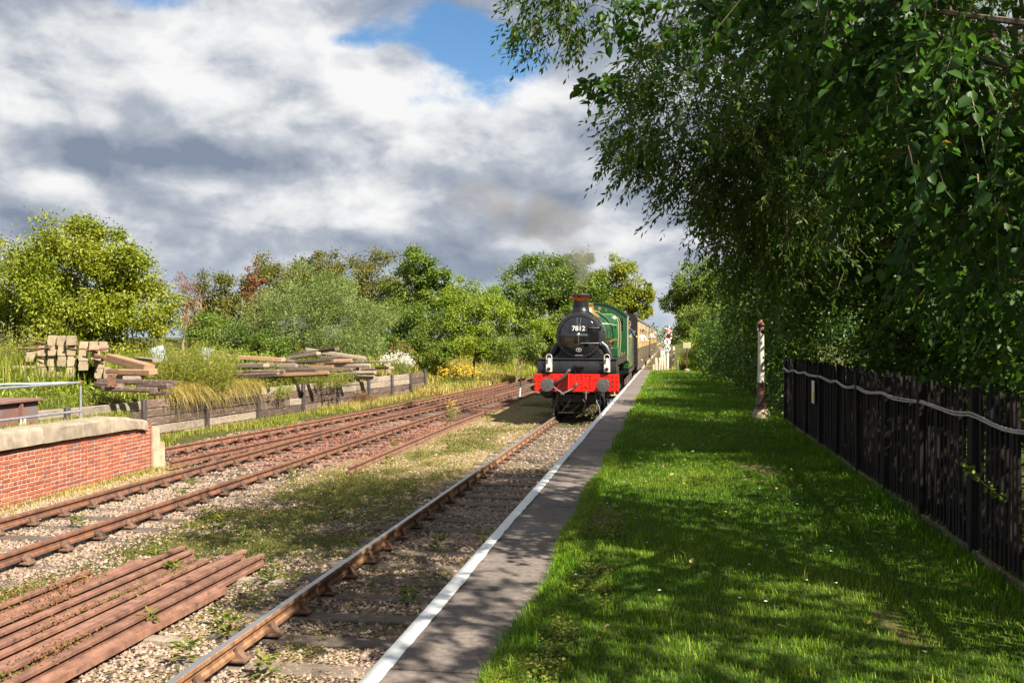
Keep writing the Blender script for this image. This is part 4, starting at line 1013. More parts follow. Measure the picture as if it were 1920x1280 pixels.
# handrail over the door and along the boiler
pts = [(-.98, 1.0, 2.97), (-.72, .95, 2.97)] + [(.80 * math.cos(R(a_)), .93, ZB + .80 * math.sin(R(a_))) for a_ in range(150, 29, -10)] + [(.72, .95, 2.97), (.98, 1.0, 2.97)]
part(MB().tube(pts[1:-1], .015, 6), 'door_handrail', 'loco_black')
for s in (-1, 1):
    part(MB().tube([(s * .72, .95, 2.97), (s * .93, 1.1, 2.96), (s * .93, 6.4, 2.98)], .017, 6), 'boiler_handrail', 'edge_cream' if s > 0 else 'loco_black')
    # outside steam pipe and saddle flare
    part(MB().tube([(s * .60, 1.7, 2.35), (s * .80, 1.7, 2.2), (s * .92, 1.65, 1.95), (s * .97, 1.65, 1.72)], [.15, .14, .14, .15], 14), 'steam_pipe', 'loco_black')
sd_ = MB(); sd_.prism([(-.98, 1.83), (-.80, 1.90), (-.62, 2.10), (-.45, 2.3), (.45, 2.3), (.62, 2.10), (.80, 1.90), (.98, 1.83)], 1.05, 2.45); part(sd_, 'saddle', 'loco_black')
part(MB().tube([(-.12, .93, 1.955), (-.12, .86, 1.95), (.12, .86, 1.95), (.12, .93, 1.955)], .013, 6), 'foot_bar', 'bright_steel')
part(MB().lathe([(.16, -.25), (.16, .05), (.10, .10)], (-.95, .75, 1.85), 'Z', 16) , 'snifting_dome', 'loco_black'); 
# chimney
CY = 1.62
ch_ = part(MB().lathe([(.46, 3.22), (.38, 3.30), (.315, 3.37), (.285, 3.45), (.272, 3.50), (.255, 3.51), (.250, 3.72)], (0, CY, 0), 'Z', 36), 'chimney', 'loco_black')
part(MB().lathe([(.252, 3.715), (.262, 3.72), (.275, 3.80), (.315, 3.865), (.33, 3.875)], (0, CY, 0), 'Z', 36, cap=False), 'copper_cap', 'copper', ch_)
part(MB().lathe([(.33, 3.875), (.345, 3.885), (.345, 3.905), (.27, 3.925), (.25, 3.955), (.20, 3.955), (.19, 3.80)], (0, CY, 0), 'Z', 36, cap=False), 'chimney_lip', 'smokebox_black', ch_)
# boiler barrel, bands
bl = part(MB().lathe([(.70, 2.58), (.715, 2.60), (.735, 3.2), (.80, 6.3), (.80, 6.4)], (0, 0, ZB), 'Y', 48), 'boiler', 'loco_green')
for yb in (2.68, 3.9, 5.1, 6.25):
    r_ = np.interp(yb, [2.6, 6.3], [.717, .80]); part(MB().lathe([(r_ - .01, yb - .03), (r_ + .007, yb - .03), (r_ + .007, yb + .03), (r_ - .01, yb + .03)], (0, 0, ZB), 'Y', 48, cap=False), 'boiler_band', 'loco_black', bl)
part(MB().lathe([(.46, 3.24), (.36, 3.33), (.26, 3.42), (.20, 3.55), (.185, 3.68), (.20, 3.72), (.185, 3.74), (.12, 3.745)], (0, 4.6, 0), 'Z', 32), 'safety_valve_bonnet', 'brass')
for s in (-1, 1):
    part(MB().tube([(s * .12, 4.75, 3.5), (s * .35, 4.85, 3.42), (s * .62, 4.95, 3.22), (s * .84, 5.0, 2.9), (s * .90, 5.0, 2.6), (s * .86, 5.0, 2.1)], .045, 8), 'feed_pipe', 'loco_green')
# Belpaire firebox
fb = [(-.93, 1.86), (-.98, 2.4), (-.97, 3.1), (-.90, 3.28), (-.72, 3.40), (.72, 3.40), (.90, 3.28), (.97, 3.1), (.98, 2.4), (.93, 1.86)]
fm = MB(); n = len(fb)
for yv, sc_, dz_ in ((6.38, .90, -.02), (6.48, 1.0, 0), (8.55, .985, -.02)):
    fm.v += [(x * sc_, yv, (z - 2.5) * sc_ + 2.5 + dz_) for x, z in fb]
for i in range(2):
    for j in range(n): fm.f.append([i * n + j, i * n + (j + 1) % n, (i + 1) * n + (j + 1) % n, (i + 1) * n + j])
fm.f.append(list(range(n))[::-1]); fm.f.append([2 * n + j for j in range(n)])
part(fm, 'firebox', 'loco_green', smooth=50)
for yb in (6.55, 8.45):
    q = [(x * 1.004, (z - 2.5) * 1.004 + 2.5) for x, z in fb]
    part(MB().tube([(x, yb, z) for x, z in q], .012, 5), 'firebox_band', 'edge_cream')
part(MB().lathe([(.035, 3.36), (.035, 3.58), (.05, 3.60), (.05, 3.68), (.02, 3.72)], (.14, 8.2, 0), 'Z', 10), 'whistle', 'brass'); part(MB().lathe([(.03, 3.36), (.03, 3.56), (.045, 3.58), (.045, 3.64), (.02, 3.68)], (-.1, 8.2, 0), 'Z', 10), 'whistle', 'brass')
# cab: front sheet with two spectacle windows, sides, roof
def roofz(x): return 3.88 - .52 * (abs(x) / 1.22) ** 2.2
xs_ = [-1.22 + 2.44 * i / 24 for i in range(25)]
CYF = 8.55
def sheet(poly, y, th): return MB().prism(poly, y, y + th)
# front sheet pieces round the window (window x .86..1.12, z 2.75..3.30)
for s in (-1, 1):
    A_, B_, C_, D_ = .80, 1.06, 2.78, 3.28
    m_ = MB()
    m_.prism([(s * .0, 1.86), (s * A_, 1.86), (s * A_, roofz(A_)), (s * .4, roofz(.4)), (0, roofz(0))], CYF, CYF + .02)
    m_.prism([(s * A_, 1.86), (s * 1.22, 1.86), (s * 1.22, C_), (s * A_, C_)], CYF, CYF + .02)
    m_.prism([(s * B_, C_), (s * 1.22, C_), (s * 1.22, roofz(1.22)), (s * B_, roofz(B_))], CYF, CYF + .02)
    m_.prism([(s * A_, D_), (s * B_, D_), (s * B_, roofz(B_)), (s * A_, roofz(A_))], CYF, CYF + .02)
    cf = part(m_, 'cab_front', 'loco_green', smooth=0)
    rv = MB()
    for i in range(13): rv_face(rv, s * 1.19, 1.95 + i * .115, CYF, .012)
    for i in range(8): rv_face(rv, s * (.3 + .11 * i), roofz(.3 + .11 * i) - .045, CYF, .012)
    for i in range(6): rv_face(rv, s * (A_ - .03), C_ - .02 + i * .11, CYF, .011); rv_face(rv, s * (B_ + .03), C_ - .02 + i * .11, CYF, .011)
    tag(part(rv, 'rivet_rows', 'bright_steel', cf), kind='stuff')
    # side sheet with cut-away opening
    sh = MB(); sh.prism([(CYF, 1.60), (CYF + 1.9, 1.60), (CYF + 1.9, 2.45), (CYF + 1.35, 2.50), (CYF + 1.15, 2.8), (CYF + 1.15, 3.36), (CYF, 3.36)], s * 1.215, s * 1.24, 'X'); cs_ = part(sh, 'cab_side', 'loco_green', smooth=0)
    part(MB().tube([(s * 1.245, CYF + .01, 1.62), (s * 1.245, CYF + .01, 3.35)], .022, 6), 'edge_strip', 'edge_cream', cs_)
    part(MB().tube([(s * 1.27, CYF + 1.9, 1.7), (s * 1.27, CYF + 1.9, 2.6)], .016, 6), 'cab_handrail', 'bright_steel', cs_)
rf = MB()
for yv in (CYF - .05, CYF + 2.1): rf.v += [(x * 1.02, yv, roofz(x)) for x in xs_] + [(x * 1.02, yv, roofz(x) + .035) for x in xs_]
n = 25
for j in range(n - 1):
    rf.f += [[j, j + 1, 2 * n + j + 1, 2 * n + j], [n + j + 1, n + j, 3 * n + j, 3 * n + j + 1], [j + 1, j, n + j, n + j + 1], [2 * n + j, 2 * n + j + 1, 3 * n + j + 1, 3 * n + j]]
rf.f += [[0, 2 * n, 3 * n, n], [n - 1, 2 * n - 1, 4 * n - 1, 3 * n - 1]]
part(rf, 'cab_roof', 'loco_green', smooth=30)
part(MB().box((0, CYF + .95, 1.62), (2.4, 1.9, .06)), 'cab_floor', 'smokebox_black'); part(MB().box((0, CYF + .16, 2.5), (1.5, .25, 1.6), b=.1), 'backhead', 'smokebox_black')
# splashers, reverser, sand boxes
WY = (4.25, 6.05, 7.95)
for s in (-1, 1):
    for wy in WY:
        sp = MB(); arc = [(wy + .92 * math.cos(R(a_)), max(1.86, .86 + .96 * math.sin(R(a_)) + .15)) for a_ in range(25, 156, 10)]
        sp.prism([(wy + .86, 1.86)] + arc + [(wy - .86, 1.86)], s * .80, s * 1.15, 'X'); so = part(sp, 'splasher', 'loco_green', smooth=30)
        part(MB().tube([(s * 1.155, a_, b_) for a_, b_ in arc], .014, 5), 'splasher_beading', 'brass', so)
part(MB().box((.98, 3.15, 2.02), (.34, .5, .33), b=.03), 'sand_box', 'loco_green'); part(MB().box((-.98, 3.15, 2.02), (.34, .5, .33), b=.03), 'sand_box', 'loco_green')
part(MB().box((1.02, 5.0, 2.15), (.03, .05, .62), rot=(.25, 0, 0), b=.008), 'reversing_lever', 'bright_steel')
ej = MB(); ej.tube([(.86, 2.6, 2.35), (.90, 3.8, 2.42), (.92, 6.2, 2.45)], .05, 8); ej.tube([(.80, 2.75, 2.3), (.95, 3.0, 2.2), (.92, 3.2, 2.05)], .035, 8); part(ej, 'ejector_pipe', 'copper')
# cylinders and motion
for s in (-1, 1):
    cy_ = part(MB().lathe([(.10, .95), (.25, .97), (.30, 1.02), (.30, 1.95), (.25, 2.0), (.10, 2.02)], (s * 1.0, 0, .86), 'Y', 24).box((s * .98, 1.5, 1.35), (.5, .9, .55), b=.06), 'cylinder', 'loco_black')
    part(MB().lathe([(.0, .90), (.07, .90), (.07, .95)], (s * 1.0, 0, .86), 'Y', 14), 'piston_gland', 'bright_steel', cy_)
    part(MB().box((s * 1.03, 3.1, .9), (.06, 2.1, .12), b=.01), 'slide_bar', 'buffer_steel'); part(MB().box((s * .98, 5.6, .62), (.05, 3.9, .13), b=.01), 'coupling_rod', 'bright_steel')
    st_ = MB(); st_.box((s * 1.14, .35, 1.15), (.03, .05, .9), rot=(0, s * -.08, 0)); st_.box((s * 1.17, .32, .72), (.26, .20, .03)); part(st_, 'front_step', 'edge_cream' if s > 0 else 'loco_black')
    part(MB().tube([(s * .60, .10, .84), (s * .62, .08, .5), (s * .70, .05, .35), (s * .73, .05, .1)], .03, 6), 'guard_iron', 'buffer_steel')
    # bogie and driving wheels
    def wheel(rad, yy_, spokes):
        wh = thing('x', 'x', 'x') if False else None
        w_ = MB(); w_.lathe([(rad * .84, s * .68), (rad + .028, s * .68), (rad + .028, s * .71), (rad, s * .715), (rad - .008, s * .82), (rad * .84, s * .82)], (0, yy_, rad), 'X', 32, cap=False)
        w_.f.append  # rim closed below
        wo_ = part(w_, 'wheel', 'loco_black')
        sp_ = MB()
        for j in range(spokes):
            a_ = 2 * math.pi * j / spokes
            sp_.tube([(s * .75, yy_ + .08 * math.cos(a_), rad + .08 * math.sin(a_)), (s * .75, yy_ + rad * .86 * math.cos(a_), rad + rad * .86 * math.sin(a_))], .03, 4)
        sp_.lathe([(.12, s * .66), (.12, s * .84)], (0, yy_, rad), 'X', 14); part(sp_, 'spoke_wheel_centre', 'loco_black', wo_)
        part(MB().lathe([(rad * .845, s * .67), (rad * .845, s * .825), (rad * .90, s * .83), (rad * .995, s * .826)], (0, yy_, rad), 'X', 32, cap=False), 'tyre', 'bright_steel', wo_)
    for yy_ in (1.05, 2.75): wheel(.455, yy_, 10)
    for yy_ in WY: wheel(.86, yy_, 16)
for yy_ in (1.05, 2.75): part(MB().tube([(-.68, yy_, .455), (.68, yy_, .455)], .08, 10), 'bogie_axle', 'smokebox_black')
bg_ = MB(); bg_.box((0, .45, .62), (1.2, .5, .3), b=.03); bg_.box((-.55, 1.9, .55), (.05, 2.6, .35)); bg_.box((.55, 1.9, .55), (.05, 2.6, .35)); part(bg_, 'bogie_frame', 'loco_black')
ls = MB(); ls.tube([(-.58, .15, .16), (.58, .15, .16)], .022, 6); ls.tube([(-.50, .15, .16), (-.1, .15, .70)], .018, 6); ls.tube([(.50, .15, .16), (.1, .15, .70)], .018, 6); part(ls, 'life_guard_bar', 'smokebox_black')
part(MB().box((0, 5.2, 1.35), (1.1, 8.6, .95)), 'main_frame', 'loco_black'); part(MB().box((0, 1.2, 1.2), (1.5, 1.9, .5), b=.05), 'front_frame', 'loco_black')

# ------------------------------------------------------------------ tender
td = thing('tender', 'green tender full of coal coupled behind the locomotive cab', 'tender', (TRK, 41.6, RZ))
tb = MB(); tb.prism([(-1.20, 1.25), (-1.20, 2.55), (-1.30, 2.85), (-1.26, 2.85), (-1.16, 2.55), (1.16, 2.55), (1.26, 2.85), (1.30, 2.85), (1.20, 2.55), (1.20, 1.25)], 0, 6.3); part(tb, 'tank', 'loco_green', td, 20)
part(MB().box((0, 3.1, 1.12), (2.45, 6.5, .18)), 'frame', 'loco_black', td)
nv = 14; vx = np.linspace(-1.1, 1.1, nv); vy = np.linspace(.3, 5.6, 22); VX, VY = np.meshgrid(vx, vy); VZ = 2.55 + .65 * (1 - (VX / 1.15) ** 2) * np.sin(np.clip((VY - .3) / 5.3, 0, 1) * math.pi) ** .5 + rng.normal(0, .05, VX.shape)
ii = (np.arange(21)[:, None] * nv + np.arange(nv - 1)[None]).ravel(); link('coal_heap', np_mesh('coal_heap', np.stack([VX, VY, VZ], 2).reshape(-1, 3), np.stack([ii, ii + 1, ii + nv + 1, ii + nv], 1), MATS['coal']), td)
for s in (-1, 1):
    for yy_ in (1.0, 3.1, 5.2):
        part(MB().lathe([(.1, s * .66), (.64, s * .66), (.64, s * .70), (.61, s * .72), (.61, s * .80), (.1, s * .80)], (0, yy_, .61), 'X', 28), 'wheel', 'loco_black', td); part(MB().box((s * 1.05, yy_, .70), (.18, .34, .4), b=.03), 'axle_box', 'underframe', td)

# ------------------------------------------------------------------ coaches
def make_coach():
    c = thing('passenger_coach', 'x', 'railway coach', (0, 0, 0))
    L_ = 19.4; HW = 1.36
    # body: lower chocolate, upper cream, end dark, roof
    lo_ = MB(); lo_.prism([(-HW + .03, 1.10), (-HW, 1.35), (-HW, 1.98), (HW, 1.98), (HW, 1.35), (HW - .03, 1.10)], .10, L_ - .10); part(lo_, 'lower_body', 'coach_brown', c, 0)
    up_ = MB(); up_.prism([(-HW, 1.985), (-HW - .004, 2.7), (-HW + .06, 3.42), (HW - .06, 3.42), (HW + .004, 2.7), (HW, 1.985)], .10, L_ - .10); part(up_, 'upper_body', 'coach_cream', c, 0)
    rz_ = [(HW * math.cos(R(a_)) * 1.0, 3.40 + .42 * math.sin(R(a_)) ** .8) for a_ in range(0, 181, 12)]
    rf_ = MB(); rf_.prism([(x, z) for x, z in rz_], .06, L_ - .06); ro = part(rf_, 'roof', 'coach_roof', c, 40)
    for yv in (2.5, 6.5, 10.5, 14.5, 17.5): part(MB().lathe([(.12, 3.78), (.12, 3.88), (.05, 3.92)], (0, yv, 0), 'Z', 10), 'roof_vent', 'coach_roof', ro)
    for ye, s_ in ((.05, -1), (L_ - .05, 1)):
        ed = MB(); ed.prism([(-HW + .02, 1.10), (-HW + .02, 3.40)] + [(x * .985, z) for x, z in rz_[::-1]][1:-1] + [(HW - .02, 3.40), (HW - .02, 1.10)], ye - .05, ye + .05); eo_ = part(ed, 'end_panel', 'smokebox_black', c, 30)
        part(MB().box((0, ye + s_ * .22, 2.25), (1.1, .36, 2.1), b=.06), 'gangway', 'underframe', eo_)
    for s in (-1, 1):
        yv = 1.0; k_ = 0
        while yv < L_ - 1.2:
            door = (k_ % 4 == 3); w_ = .55 if door else 1.15
            wn = part(MB().box((s * (HW + .004), yv + w_ / 2, 2.66), (.03, w_, .82), b=.01), 'window_frame', 'coach_cream', c, 0)
            part(MB().box((s * (HW + .022), yv + w_ / 2, 2.66), (.008, w_ - .12, .70)), 'pane', 'pane_glare' if random.random() < .55 else 'window_dark', wn, 0)
            if door:
                part(MB().box((s * (HW + .004), yv + w_ + .08, 2.2), (.012, .03, 2.1)), 'door_seam', 'coach_brown', c, 0); part(MB().tube([(s * (HW + .04), yv + w_ + .2, 2.0), (s * (HW + .04), yv + w_ + .2, 2.4)], .02, 6), 'door_handle', 'brass', c)
            part(MB().box((s * (HW + .004), yv + w_ + .17, 2.68), (.014, .035, 1.36)), 'panel_bead', 'pale_post_wood', c, 0)
            yv += w_ + .34; k_ += 1
        part(MB().box((s * (HW + .003), L_ / 2, 1.99), (.016, L_ - .3, .05)), 'waist_bead', 'coach_brown', c, 0)
        part(MB().box((s * (HW - .02), L_ / 2, 1.02), (.07, L_ - .6, .16)), 'sole_bar', 'underframe', c, 0)
        for yb in (2.6, L_ - 2.6):
            part(MB().box((s * 1.0, yb, .62), (.12, 2.9, .26), b=.03), 'bogie_side', 'underframe', c)
            for dy_ in (-1.2, 1.2): part(MB().lathe([(.1, s * .66), (.50, s * .66), (.50, s * .70), (.46, s * .72), (.46, s * .79), (.1, s * .79)], (0, yb + dy_, .46), 'X', 20), 'wheel', 'smokebox_black', c); part(MB().box((s * 1.05, yb + dy_, .5), (.16, .28, .32), b=.03), 'axle_box', 'pale_post_wood', c)
        for yb in (6.2, 8.0, 11.2): part(MB().box((s * .85, yb, .78), (.5, 1.1, .42), b=.04), 'battery_box', 'underframe', c)
    part(MB().box((0, L_ / 2, .98), (1.6, L_ - .5, .2)), 'underframe_beam', 'underframe', c)
    return c
def copy_tree(o, parent=None):
    c = o.copy(); COL.objects.link(c); c.parent = parent
    for chd in list(o.children): copy_tree(chd, c)
    return c
proto = make_coach()
for i in range(4):
    c = proto if i == 0 else copy_tree(proto)
    c.location = (TRK, 49.3 + i * 20.3, RZ)
    c['label'] = ['cream and brown passenger coach coupled directly behind the green tender', 'second cream and brown coach of the train, behind the leading coach', 'third cream and brown coach back in the train', 'cream and brown coach at the far tail of the train'][i]
    c['group'] = 'coaches of the train'

# ------------------------------------------------------------------ people on the train
def person(name, label, loc, rotz, cloth, lean=.0, arm=True, scale=1.0):
    root = thing(name, label, 'person', loc, rotz)
    me = bpy.data.meshes.new('body'); 
    J = {'pel': (0, 0, .95), 'wa': (0, lean * .12, 1.10), 'ch': (0, lean * .32, 1.33), 'ne': (0, lean * .42, 1.47), 'hd': (0, lean * .50, 1.60), 'ht': (0, lean * .50, 1.70),
         'sl': (-.19, lean * .36, 1.40), 'el': (-.25, lean * .40 + .10, 1.14), 'wl': (-.16, lean * .5 + .32, 1.10), 'sr': (.19, lean * .36, 1.40), 'er': (.25, lean * .40 + .10, 1.14), 'wr': (.16, lean * .5 + .32, 1.10),
         'hl': (-.10, 0, .90), 'kl': (-.11, .02, .48), 'al': (-.11, 0, .08), 'fl': (-.12, .16, .03), 'hr': (.10, 0, .90), 'kr': (.11, .02, .48), 'ar': (.11, 0, .08), 'fr': (.12, .16, .03)}
    rad = {'pel': .15, 'wa': .14, 'ch': .16, 'ne': .06, 'hd': .095, 'ht': .085, 'sl': .07, 'el': .05, 'wl': .04, 'sr': .07, 'er': .05, 'wr': .04, 'hl': .10, 'kl': .065, 'al': .045, 'fl': .04, 'hr': .10, 'kr': .065, 'ar': .045, 'fr': .04}
    E_ = [('pel', 'wa'), ('wa', 'ch'), ('ch', 'ne'), ('ne', 'hd'), ('hd', 'ht'), ('ch', 'sl'), ('sl', 'el'), ('el', 'wl'), ('ch', 'sr'), ('sr', 'er'), ('er', 'wr'), ('pel', 'hl'), ('hl', 'kl'), ('kl', 'al'), ('al', 'fl'), ('pel', 'hr'), ('hr', 'kr'), ('kr', 'ar'), ('ar', 'fr')]
    ks = list(J); me.from_pydata([J[k] for k in ks], [(ks.index(a), ks.index(b)) for a, b in E_], [])
    o = bpy.data.objects.new('body', me); COL.objects.link(o)
    md_ = o.modifiers.new('skin', 'SKIN'); sk = me.skin_vertices[0].data
    for i, k in enumerate(ks): sk[i].radius = (rad[k], rad[k] * (.7 if k in ('ch', 'wa', 'pel') else 1)); sk[i].use_root = (k == 'pel')
    o.modifiers.new('sub', 'SUBSURF').levels = 1
    dg = bpy.context.evaluated_depsgraph_get(); me2 = bpy.data.meshes.new_from_object(o.evaluated_get(dg)); bpy.data.objects.remove(o)
    me2.materials.clear(); me2.materials.append(MATS[cloth]); me2.materials.append(MATS['skin'])
    me2.polygons.foreach_set('use_smooth', [True] * len(me2.polygons))
    for pg in me2.polygons:
        if pg.center.z > 1.47 or (abs(pg.center.x) > .10 and pg.center.y > lean * .5 + .25): pg.material_index = 1
    bo = link('body', me2, root)
    hy = lean * .5
    part(MB().lathe([(.108, 1.64), (.112, 1.69), (.09, 1.755), (.03, 1.78)], (0, hy - .01, 0), 'Z', 14), 'hair', 'hair', root)
    part(MB().box((0, hy + .105, 1.615), (.03, .035, .045), b=.01), 'nose', 'skin', root)
    for s in (-1, 1): part(MB().box((s * .035, hy + .093, 1.645), (.022, .012, .012), b=.004), 'eye', 'sign_black', root)
    part(MB().box((0, hy + .09, 1.565), (.05, .012, .012), b=.004), 'mouth', 'cloth_pink', root)
    return root
pd_ = person('person', 'person in pink top standing at the locomotive cab window', (TRK + .93, 31 + CYF + .62, RZ + 1.42), math.pi, 'cloth_pink')
pf_ = person('person', 'person in navy leaning out at the open cab side', (TRK + 1.05, 31 + CYF + 1.75, RZ + 1.45), math.pi * 1.25, 'cloth_navy', .5)
for (u, v, lb, cl) in ((1205, 622, 'person in white leaning out of the leading coach window', 'cloth_white'), (1222.5, 622, 'person in white leaning out of a coach window farther down the train', 'cloth_white')):
    p_ = onx(u, v, TRK + 1.42); person('person', lb, (TRK + 1.22, p_.y, p_.z - 1.62), math.pi * 1.3, cl, .55)

# ------------------------------------------------------------------ foliage
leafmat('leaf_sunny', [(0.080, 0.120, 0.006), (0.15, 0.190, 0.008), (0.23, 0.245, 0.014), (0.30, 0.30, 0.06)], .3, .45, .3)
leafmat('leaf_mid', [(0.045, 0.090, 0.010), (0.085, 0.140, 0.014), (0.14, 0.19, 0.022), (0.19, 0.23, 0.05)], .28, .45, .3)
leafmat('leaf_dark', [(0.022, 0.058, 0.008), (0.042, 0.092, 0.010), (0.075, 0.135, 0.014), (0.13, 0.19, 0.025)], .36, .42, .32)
leafmat('leaf_olive', [(0.060, 0.070, 0.010), (0.10, 0.105, 0.016), (0.145, 0.14, 0.022), (0.19, 0.16, 0.04)], .25, .5, .25)
leafmat('leaf_willow', [(0.07, 0.12, 0.022), (0.12, 0.18, 0.035), (0.19, 0.24, 0.070), (0.29, 0.31, 0.15)], .25, .5, .3)
leafmat('leaf_bright', [(0.085, 0.155, 0.008), (0.15, 0.22, 0.012), (0.22, 0.28, 0.02), (0.29, 0.32, 0.045)], .32, .45, .28)
leafmat('leaf_red', [(0.10, 0.045, 0.022), (0.18, 0.075, 0.035), (0.25, 0.10, 0.05), (0.16, 0.13, 0.04)], .25, .5, .2)
leafmat('leaf_ash', [(0.026, 0.066, 0.008), (0.050, 0.105, 0.010), (0.090, 0.155, 0.014), (0.18, 0.22, 0.03)], .42, .42, .3)
leafmat('leaf_lime', [(0.018, 0.055, 0.014), (0.035, 0.085, 0.016), (0.060, 0.130, 0.018), (0.30, 0.24, 0.03)], .42, .45, .22)
leafmat('flower_white', [(0.75, 0.74, 0.70), (0.85, 0.84, 0.80)], .15, .6)
leafmat('flower_yellow', [(0.62, 0.38, 0.02), (0.75, 0.50, 0.04)], .15, .6)
leafmat('flower_purple', [(0.30, 0.16, 0.42), (0.40, 0.22, 0.5)], .15, .6)
leafmat('seed_red', [(0.28, 0.08, 0.03), (0.42, 0.14, 0.05)], .15, .7)

def lobe(u, v, Y, ru, rv, ry):
    c = ony(u, v, Y); s = math.hypot(c.x, c.y) / 1867.0
    return (c.x, Y, c.z, ru * s, ry, rv * s)
def clump_set(lobes, n, shell=(4.0, 1.5), g=None):
    g = g or rng
    L_ = np.array(lobes, float); a = (L_[:, 3] * L_[:, 4] * L_[:, 5]) ** (2 / 3); a /= a.sum()
    idx = g.choice(len(L_), n, p=a); d = unit(g.normal(size=(n, 3)))
    r = g.beta(shell[0], shell[1], n) * (1 + .16 * np.sin(d[:, 0] * 7 + idx) * np.sin(d[:, 2] * 6 + 1.3 * idx))
    P = L_[idx, :3] + d * L_[idx, 3:6] * r[:, None]
    return P, d, (L_[idx, 3] * L_[idx, 4] * L_[idx, 5]) ** (1 / 3)
def crown_mesh(name, lobes, nleaf, L_, Wd, mat, origin, nclump=90, csize=.24, droop=.25, shape='diamond', shell=(4.0, 1.5), tv=.22, minz=None, align=.6):
    C_, Cd, Cr = clump_set(lobes, nclump, shell)
    ct = rng.random(nclump)
    k = rng.integers(0, nclump, nleaf)
    off = rng.normal(size=(nleaf, 3)) * np.array([1, 1, .75]) * (Cr[k] * csize)[:, None] * .62
    P = C_[k] + off
    if minz is not None:
        keep = P[:, 2] > minz(P[:, 0], P[:, 1]); P, k, off = P[keep], k[keep], off[keep]; nleaf = len(P)
    out = unit(unit(off) + .7 * Cd[k])
    D = unit(align * out + .75 * unit(rng.normal(size=(nleaf, 3))) + np.array([0, 0, -droop]))
    N = unit(.6 * out + np.array([0, 0, .7]) + .9 * unit(rng.normal(size=(nleaf, 3))))
    l = L_ * rng.uniform(.65, 1.25, nleaf)
    V, F, m_ = leaf_arrays(P - np.array(origin), D, N, l, l * (Wd / L_), shape)
    t_ = np.clip(.5 + (ct[k] - .5) * .5 + rng.normal(0, tv, nleaf), 0, 1)
    return np_mesh(name, V, F, MATS[mat], np.repeat(t_, m_)), C_
def limbs(origin, base_r, C_, nl, fork=.35, lean=(0, 0), n0=9, toph=None):
    """trunk with tapering limbs that reach out into the crown (local coordinates)"""
    mb = MB(); o = np.array(origin); c = C_.mean(0) - o
    top = c.copy(); top[:2] = top[:2] * .55 + np.array(lean)
    if toph: top[2] = toph
    H = max(top[2], .5); pts = []; rs = []
    for f in (-.04, 0, .25, .5, .75, 1.0):
        pts.append((top[0] * f ** 1.4 if f > 0 else 0, top[1] * f ** 1.4 if f > 0 else 0, H * f)); rs.append(base_r * (1.35 if f <= 0 else 1 - .62 * f))
    for i in range(2, 6): pts[i] = (pts[i][0] + random.uniform(-.05, .05) * H, pts[i][1] + random.uniform(-.05, .05) * H, pts[i][2])
    mb.tube(pts, rs, n0)
    sel = rng.choice(len(C_), min(nl, len(C_)), replace=False)
    for j in sel:
        e = C_[j] - o; f = random.uniform(fork, .95); z0 = H * f
        s = np.array([np.interp(f, [0, .25, .5, .75, 1], [p[a] for p in pts[1:]]) for a in range(3)])
        r0 = base_r * (1 - .62 * f) * random.uniform(.35, .6); d = e - s; ln = np.linalg.norm(d)
        m1 = s + d * .35 + np.array([random.uniform(-.08, .08), random.uniform(-.08, .08), random.uniform(.02, .12)]) * ln
        m2 = s + d * .7 + np.array([random.uniform(-.07, .07), random.uniform(-.07, .07), random.uniform(0, .08)]) * ln
        mb.tube([s, m1, m2, e], [r0, r0 * .65, r0 * .38, r0 * .10], 5)
    return mb
def tree(name, label, cat, base, lobes, nleaf, L_, Wd, mat, bark='bark', tr=.16, nl=14, group=None, trunk=True, **kw):
    base = tuple(base); root = thing(name, label, cat, base, 0, group)
    kw.setdefault('minz', lambda x, y: np.maximum(hground(x, y), base[2] - .3) + .02)
    me, C_ = crown_mesh('crown' if cat == 'tree' else 'foliage', lobes, nleaf, L_, Wd, mat, base, **kw)
    link('crown' if cat == 'tree' else 'foliage', me, root)
    if trunk: limbs(base, tr, C_, nl).build('trunk' if cat == 'tree' else 'stem', MATS[bark], root, smooth=60)
    return root
def gz(x, y): return float(hground(np.array([x]), np.array([y]))[0])
def base_at(u, Y, dx_=0.0):
    p_ = ony(u, 640, Y); return (p_.x + dx_, Y, gz(p_.x + dx_, Y))

# ---- left side, near to far
tree('broad_bush', 'big round sunlit willow bush rising behind the concrete sleeper stack', 'tree', base_at(150, 33), [lobe(150, 545, 33, 150, 125, 2.6), lobe(60, 540, 33.5, 110, 110, 2.4), lobe(235, 560, 33, 85, 95, 2.2), lobe(130, 460, 33.3, 85, 60, 1.6), lobe(215, 490, 33.2, 55, 75, 1.5), lobe(-60, 560, 34, 90, 100, 2.2), lobe(170, 630, 32, 140, 45, 1.8), lobe(270, 610, 32.3, 50, 55, 1.4)], 95000, .125, .062, 'leaf_sunny', tr=.14, nl=26, nclump=230, csize=.19)
for i, (u, v0, v1, Y, lb) in enumerate(((345, 500, 640, 46, 'slender half dead tree with sparse reddish leaves beside the big willow bush'), (372, 515, 640, 47.5, 'bare pale stemmed sapling next to the reddish half dead tree'))):
    b_ = base_at(u, Y); h = ony(u, v0, Y).z - b_[2]
    lob = [(b_[0], Y, b_[2] + h * f, .38, .38, .55) for f in (.45, .65, .85)]
    tree('dying_tree', lb, 'tree', b_, lob, 1500 if i == 0 else 500, .10, .045, 'leaf_red', 'bark_pale', tr=.075, nl=34, nclump=60, csize=.5)
tree('small_tree', 'small dark olive tree between the half dead trees and the willow shrub', 'tree', base_at(405, 50), [lobe(398, 548, 50, 45, 42, 1.3), lobe(425, 590, 50, 45, 50, 1.3), lobe(385, 600, 50, 30, 45, 1.0)], 12000, .15, .075, 'leaf_olive', tr=.10, nl=16, nclump=70)
